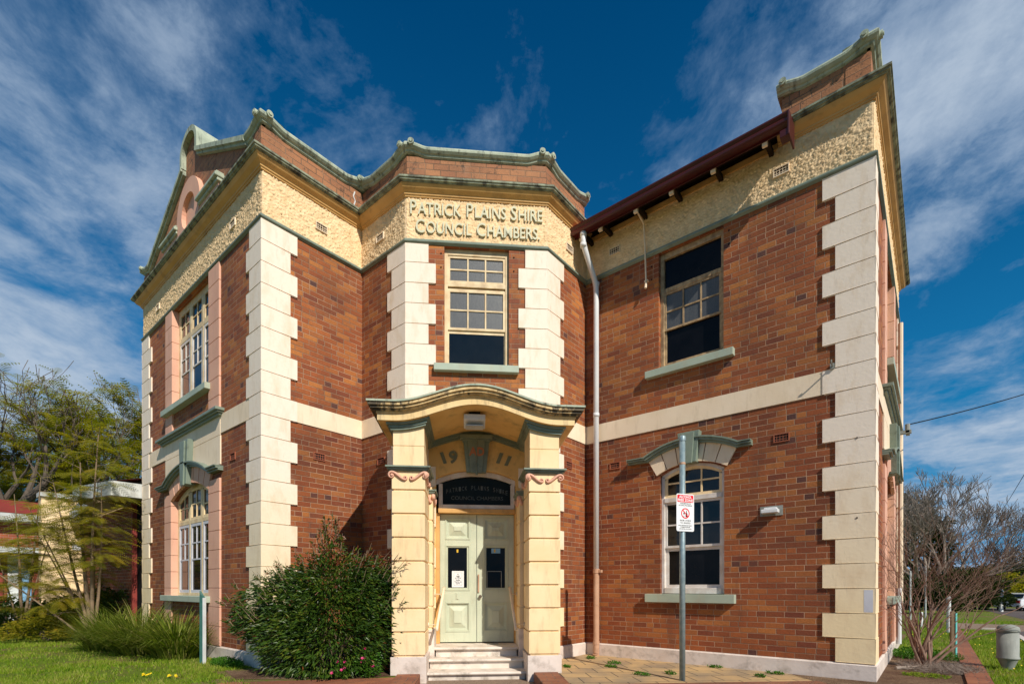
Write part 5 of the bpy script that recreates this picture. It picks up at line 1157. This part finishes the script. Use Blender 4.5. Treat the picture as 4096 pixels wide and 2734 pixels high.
for px_,d,rx,rz,lab,mat_,seed,ll,n in ((905,42,3.2,8.6,'tall dark evergreen behind the leafless tree','darkleaf',81,.42,7000),(912,30,2.2,2.0,'dark low hedge bush at the far edge of the lawn beside the wall','darkleaf',82,.26,4500),(955,38,3.0,3.3,'mid green bush under the leafless tree','darkleaf',83,.30,5000),(985,44,3.6,3.2,'yellow green bush left of the parked cars','feather',84,.32,4500),(1010,60,5,4.6,'dark distant trees behind the parked cars','darkleaf',85,.5,5000),(1045,62,6,6.0,'dark distant tree at the right edge of the view','darkleaf',86,.5,4500)):
    x,y=at(px_,d); bushy('evergreen_bush',lab,(x,y,H(x,y)),rx,rx*.8,rz,n,mat_,seed,ll,ll*.6)
# --- low shrubs by the annex, ferny plants
for px_,d,rx,rz,lab,mat_,seed,ll,n in ((128,13.6,.75,1.35,'dark leafy bush in front of the annex porch','shrubleaf',91,.10,3800),(100,14.2,.8,1.2,'leafy bush behind the feathery sapling','shrubleaf',92,.11,3600),(70,14.8,.9,1.0,'low bush in front of the annex end wall','shrubleaf',93,.11,3200),(36,15,1.0,.85,'low green bush left of the annex end wall','sedge',94,.13,3000),(8,13.6,1.0,1.0,'dark bush at the left edge of the lawn','shrubleaf',95,.12,3200),(118,15.4,.6,2.2,'taller thin bush against the annex brick wall','shrubleaf',96,.11,2400),(85,12.6,.7,.5,'ferny low plant at the foot of the sapling','feather',97,.09,2200),(48,12.6,.9,.6,'ferny low plant at the left of the lawn','feather',98,.10,2400)):
    x,y=at(px_,d); bushy('garden_bush',lab,(x,y,0),rx,rx,rz,n,mat_,seed,ll,ll*.35,grp='bushes in front of the annex')
weedpatch(-.25,12.1,.42,.5,900,.22,'leafy green weeds at the foot of the right side wall',32,lw=.05)
weedpatch(.22,11.95,.18,.22,320,.18,'small plant with a few white flowers at the foot of the aqua post',33)
weedpatch(-.1,9.55,.28,.16,380,.05,'small patch of grass in the bare soil near the corner',34,'grassb')
random.seed(44)
tg=MB()
for i in range(1500):                                                    # dead twiggy mat at the shrub base
    a=U(0,6.28); r_=math.sqrt(R()); P=Vector((.05+.5*r_*math.cos(a),10.45+.55*r_*math.sin(a),U(.0,.10)*(1-r_*.6))); d=Vector((U(-1,1),U(-1,1),U(-.1,.8))).normalized()*U(.05,.16); tg.tube([P,P+d],[.003,.0015],3,cap=False)
tag(tg.build('dead_groundcover','bark_grey'),'tangled dry twiggy ground cover at the foot of the bare shrub','ground cover',kind='stuff')
# weeds in the paving
k=0
for x,y,r_,lab in ((-4.85,8.05,.10,'weed tuft in the paving near the downpipe'),(-4.2,7.75,.13,'weed tuft in the paving left of the sign pole, nearest the wall'),(-4.05,7.35,.10,'weed tuft in the paving midway between pier and pole'),(-3.35,7.0,.14,'broad weed tuft in the paving just left of the sign pole'),(-3.05,7.35,.08,'weed tuft in the paving behind the sign pole'),(-2.75,8.42,.11,'weed tuft against the plinth right of the sign pole'),(-1.85,8.38,.13,'weed tuft against the plinth near the corner'),(-4.6,6.9,.07,'small weed in the paving by the right pier base'),(-1.95,7.95,.07,'small weed in the paving towards the corner')):
    k+=1; weedpatch(x,y,r_,r_*.5,60+int(r_*500),.05,lab,50+k,grp='weeds growing in the paving joints')
# flowers in the lawn
for x,y,lab in ((-8.75,2.25,'left of the two yellow flower clusters in the near lawn'),(-8.35,2.42,'right of the two yellow flower clusters in the near lawn')):
    random.seed(int(-x*100)); t=thing('yellow_flowers',lab,'flower',(x,y,0),'yellow flowers in the near lawn'); f=MB(); l=MB()
    for i in range(7): P=(x+U(-.09,.09),y+U(-.05,.05),U(.03,.06)); flower(f,P,.022,8,(.3,-.5,.8)); l.tube([(P[0],P[1],0),P],.002,3,cap=False)
    f.build('petals','ypetal',t); l.build('stalks','weed',t)
# --- lawn blades (uncountable)
def lawn(name,lab,regions,n,seed,hh=(.03,.07),yellow=0):
    random.seed(seed); m=MB(); c=0
    tot=sum(r[4] for r in regions)
    for (px0,px1,d0,d1,wt) in regions:
        for i in range(int(n*wt/tot)):
            d=d0+(d1-d0)*R()**1.2; x,y=at(U(px0,px1),d)
            if x>-8.5 and x<-1.2 and y>3.0: continue
            if -14.72<x<-.55 and y>3.6: continue
            if noise.noise(Vector((x*.8,y*.8,3)))+.7*noise.noise(Vector((x*2.6,y*2.6,7)))<.07 and R()<.86: continue
            h=U(*hh)*(1+d*.03); a=U(0,6.28); w=U(.004,.008)*(1+d*.04); b=len(m.v); lx,ly=U(-.6,.6)*h,U(-.6,.6)*h; u=(R(),R()); z=H(x,y)
            m.v+=[(x-w*math.cos(a),y-w*math.sin(a),z),(x+w*math.cos(a),y+w*math.sin(a),z),(x+lx,y+ly,z+h)]; m.f.append([b,b+1,b+2]); m.uv+=[u]*3
    o=m.build(name,'grassb'); tag(o,lab,'grass',kind='stuff'); return o
lawn('lawn_grass','short green lawn grass left of the building with bare patches',[(-60,270,6.6,9.5,6),(-60,215,9.5,14,4)],60000,101,(.018,.05))
random.seed(9); m=MB()
for i in range(26000):
    t=R(); 
    if R()<.55: x,y=U(.62,1.7),U(7.5,21)
    elif R()<.5: x,y=U(-.6,.32),U(12.6,26)
    else: x,y=U(.6,6),U(24.9,28)
    h=U(.03,.07); a=U(0,6.28); w=U(.005,.010); b=len(m.v); u=(R(),R()); z=H(x,y); m.v+=[(x-w*math.cos(a),y-w*math.sin(a),z),(x+w*math.cos(a),y+w*math.sin(a),z),(x+U(-.5,.5)*h,y+U(-.5,.5)*h,z+h)]; m.f.append([b,b+1,b+2]); m.uv+=[u]*3
tag(m.build('lawn_grass','grassb'),'short green lawn grass right of the building beside the brick kerb','grass',kind='stuff')
m=MB(); random.seed(12)
for i in range(45):
    x,y=(U(.65,1.6),U(10,20)) if R()<.6 else (U(-.5,.3),U(13,22)); flower(m,(x,y,.07),.014,6,(.3,-.6,.7))
tag(m.build('dandelion_scatter','ypetal'),'scattered small yellow flowers in the right lawn','flowers',kind='stuff')
# --- parked cars
def car(x,y,ang,body,lab,L=4.5,Wd=1.78,Hh=1.42):
    z0=H(x,y); t=thing('parked_car',lab,'car',(x,y,z0),'cars parked on the far street'); ca,sa=math.cos(ang),math.sin(ang)
    fr=F((x,y),(ca,sa),(sa,-ca))
    prof=[(-2.2,.42),(-2.22,.62),(-2.15,.92),(-1.5,.98),(-.95,1.36),(-.1,1.42),(.7,1.36),(1.35,.98),(2.1,.80),(2.22,.60),(2.2,.36),(-2.1,.32)]
    b=MB(); k=L/4.45; P=[(s*k,z0+zz*Hh/1.42) for s,zz in prof]; n=len(P); rings=[]
    for o_,sc in ((-Wd/2,.93),(-Wd/2*.92,1),(Wd/2*.92,1),(Wd/2,.93)):
        rings.append([fr(s*sc if zz<z0+1 else s*sc*.98,o_*(1 if zz<z0+1.0 else .78),zz if sc==1 else z0+(zz-z0)*.97) for s,zz in P])
    V=[p for r_ in rings for p in r_]; Fc=[(j*n+i,j*n+(i+1)%n,(j+1)*n+(i+1)%n,(j+1)*n+i) for j in range(3) for i in range(n)]+[tuple(range(n)),tuple(range(3*n,4*n))]
    b.add(V,Fc); b.build('body',body,t,smooth=False,bevel=.03)
    g=MB()
    for o0,o1 in ((-Wd/2*.80-.02,-Wd/2*.80),(Wd/2*.80,Wd/2*.80+.02)):
        g.wedge(fr,[(-1.35*k,z0+1.0),(1.2*k,z0+1.0),(.65*k,z0+1.30),(-.88*k,z0+1.30)],o0,o1)
    g.build('side_windows','glass',t)
    def scr(a,b_,nm): 
        m=MB(); V=[fr(a[0],-Wd*.36,a[1]),fr(a[0],Wd*.36,a[1]),fr(b_[0],Wd*.31,b_[1]),fr(b_[0],-Wd*.31,b_[1])]; m.quad(*V); m.build(nm,'glass',t)
    scr((-1.50*k,z0+1.03),(-1.02*k,z0+1.34),'rear_screen'); scr((1.34*k,z0+1.02),(.78*k,z0+1.36),'windscreen')
    for s in (-1.35*k,1.35*k):
        for o_ in (-Wd/2+.02,Wd/2-.20): MB().tube([fr(s,o_,z0+.32),fr(s,o_+.18,z0+.32)],.32,18).build('wheel','rust',t)
    for o_ in (-Wd/2+.12,Wd/2-.38): MB().box(fr,-2.24*k,-2.20*k,o_,o_+.26,z0+.66,z0+.84).build('tail_lamp','redlamp',t)
    MB().box(fr,-2.26*k,-2.20*k,-.8,.8,z0+.36,z0+.54).build('bumper',body,t,bevel=.02)
car(5.3,56.5,math.radians(62),'carwhite','white car parked on the far street, seen from its rear corner')
car(3.6,60,math.radians(80),'cardark','dark car parked behind and left of the white car')
# --- power lines
def wire(a,b,sag,lab):
    a,b=Vector(a),Vector(b); m=MB(); m.tube([a.lerp(b,i/24)-Vector((0,0,sag*4*(i/24)*(1-i/24))) for i in range(25)],.011,5); tag(m.build('power_line','black'),lab,'power line','overhead wires')
e=HI(-12.55,.24,4.47)
wire(e,(6.2,26.5,9.6),.25,'thin black wire running from the bracket on the right wall up to the right')
wire((4.0,66,6.9),(2.0,11.0,5.2),.15,'thin black wire crossing the right edge in front of the distant tree')
# ================================================================== ANNEX
an=thing('annex_building','low cream and brick annex with red roof and grey porch, left of the main building','building',(-20,5,0))
X0=-21.87
m=MB(); m.box(F((X0,0),(0,1),(1,0)),2.75,3.87,-.5,0,0,4.22); m.build('end_wall','cream',an)
m=MB(); fr=F((0,3.87),(1,0),(0,-1)); m.wedge(fr,[(X0+.01,0),(-14.0,0),(-14.0,3.80),(X0+.01,4.25)],-.3,-.02); m.build('side_wall','cream',an)
m=MB(); m.wedge(fr,[(X0-.05,4.27),(-14.0,3.82),(-14.0,3.95),(X0-.05,4.40)],-.40,.10); m.box(F((X0,0),(0,1),(1,0)),2.70,3.76,-.55,.08,4.22,4.36); m.build('parapet_coping','fascia',an)
m=MB(); wall(m,F((0,3.72),(1,0),(0,-1)),X0+.4,-15.62,0,3.44); m.build('porch_wall','brick_annex',an)
m=MB(); m.box(F((0,3.74),(1,0),(0,-1)),-15.5,-14.72,-.1,.0,0,3.44); m.build('dark_doorway','black',an)  # flat black box; the shade inside the opening is only its colour
m=MB(); m.box(F((0,3.74),(1,0),(0,-1)),-15.62,-15.50,0,.10,0,3.44); m.build('door_post','roofred',an)
slab=[(X0-.2,3.72),(X0-.2,3.45),(-17.05,3.05),(-16.5,2.65),(-14.72,3.05),(-14.72,3.72)]
m=MB(); n=len(slab); m.add([(x,y,3.46) for x,y in slab]+[(x,y,3.80) for x,y in slab],[tuple(range(n)),tuple(range(n,2*n))]+[(i,(i+1)%n,n+(i+1)%n,n+i) for i in range(n)]); m.build('porch_roof','fascia',an)
m=MB(); m.add([(-17.0,3.15,3.82),(-14.72,3.15,3.82),(-14.72,3.86,4.0),(-17.0,3.86,4.02)],[(0,1,2,3)]); m.build('porch_roof_sheet','roofred',an)
# far wing
WX=F((-26.0,0),(0,1),(1,0))
m=MB(); wall(m,WX,-6,3.95,0,3.8); m.build('wing_wall','brick_annex',an)
m=MB(); m.add([(-25.5,-6,4.0),(-25.5,4.2,4.0),(-28,4.2,4.75),(-28,-6,4.75)],[(0,1,2,3)]); m.build('wing_roof','roofred',an)
m=MB(); m.box(WX,-6,4.2,.45,.52,3.72,3.98); m.box(WX,-6,4.2,.0,.45,3.70,3.78); m.build('wing_fascia','fascia',an)
for y,mt in ((3.55,'whitepost'),(3.2,'roofred'),(2.85,'blue'),(2.5,'whitepost'),(2.1,'roofred')): MB().box(WX,y-.14,y+.14,.0,.06,0,2.5).build('wing_panel',mt,an)
MB().box(WX,1.6,3.9,.10,.9,2.55,2.75).build('wing_awning','fascia',an)
MB().box(F((X0,0),(0,1),(1,0)),3.50,3.80,.0,.05,2.55,2.75).build('wall_sign','whitepost',an)
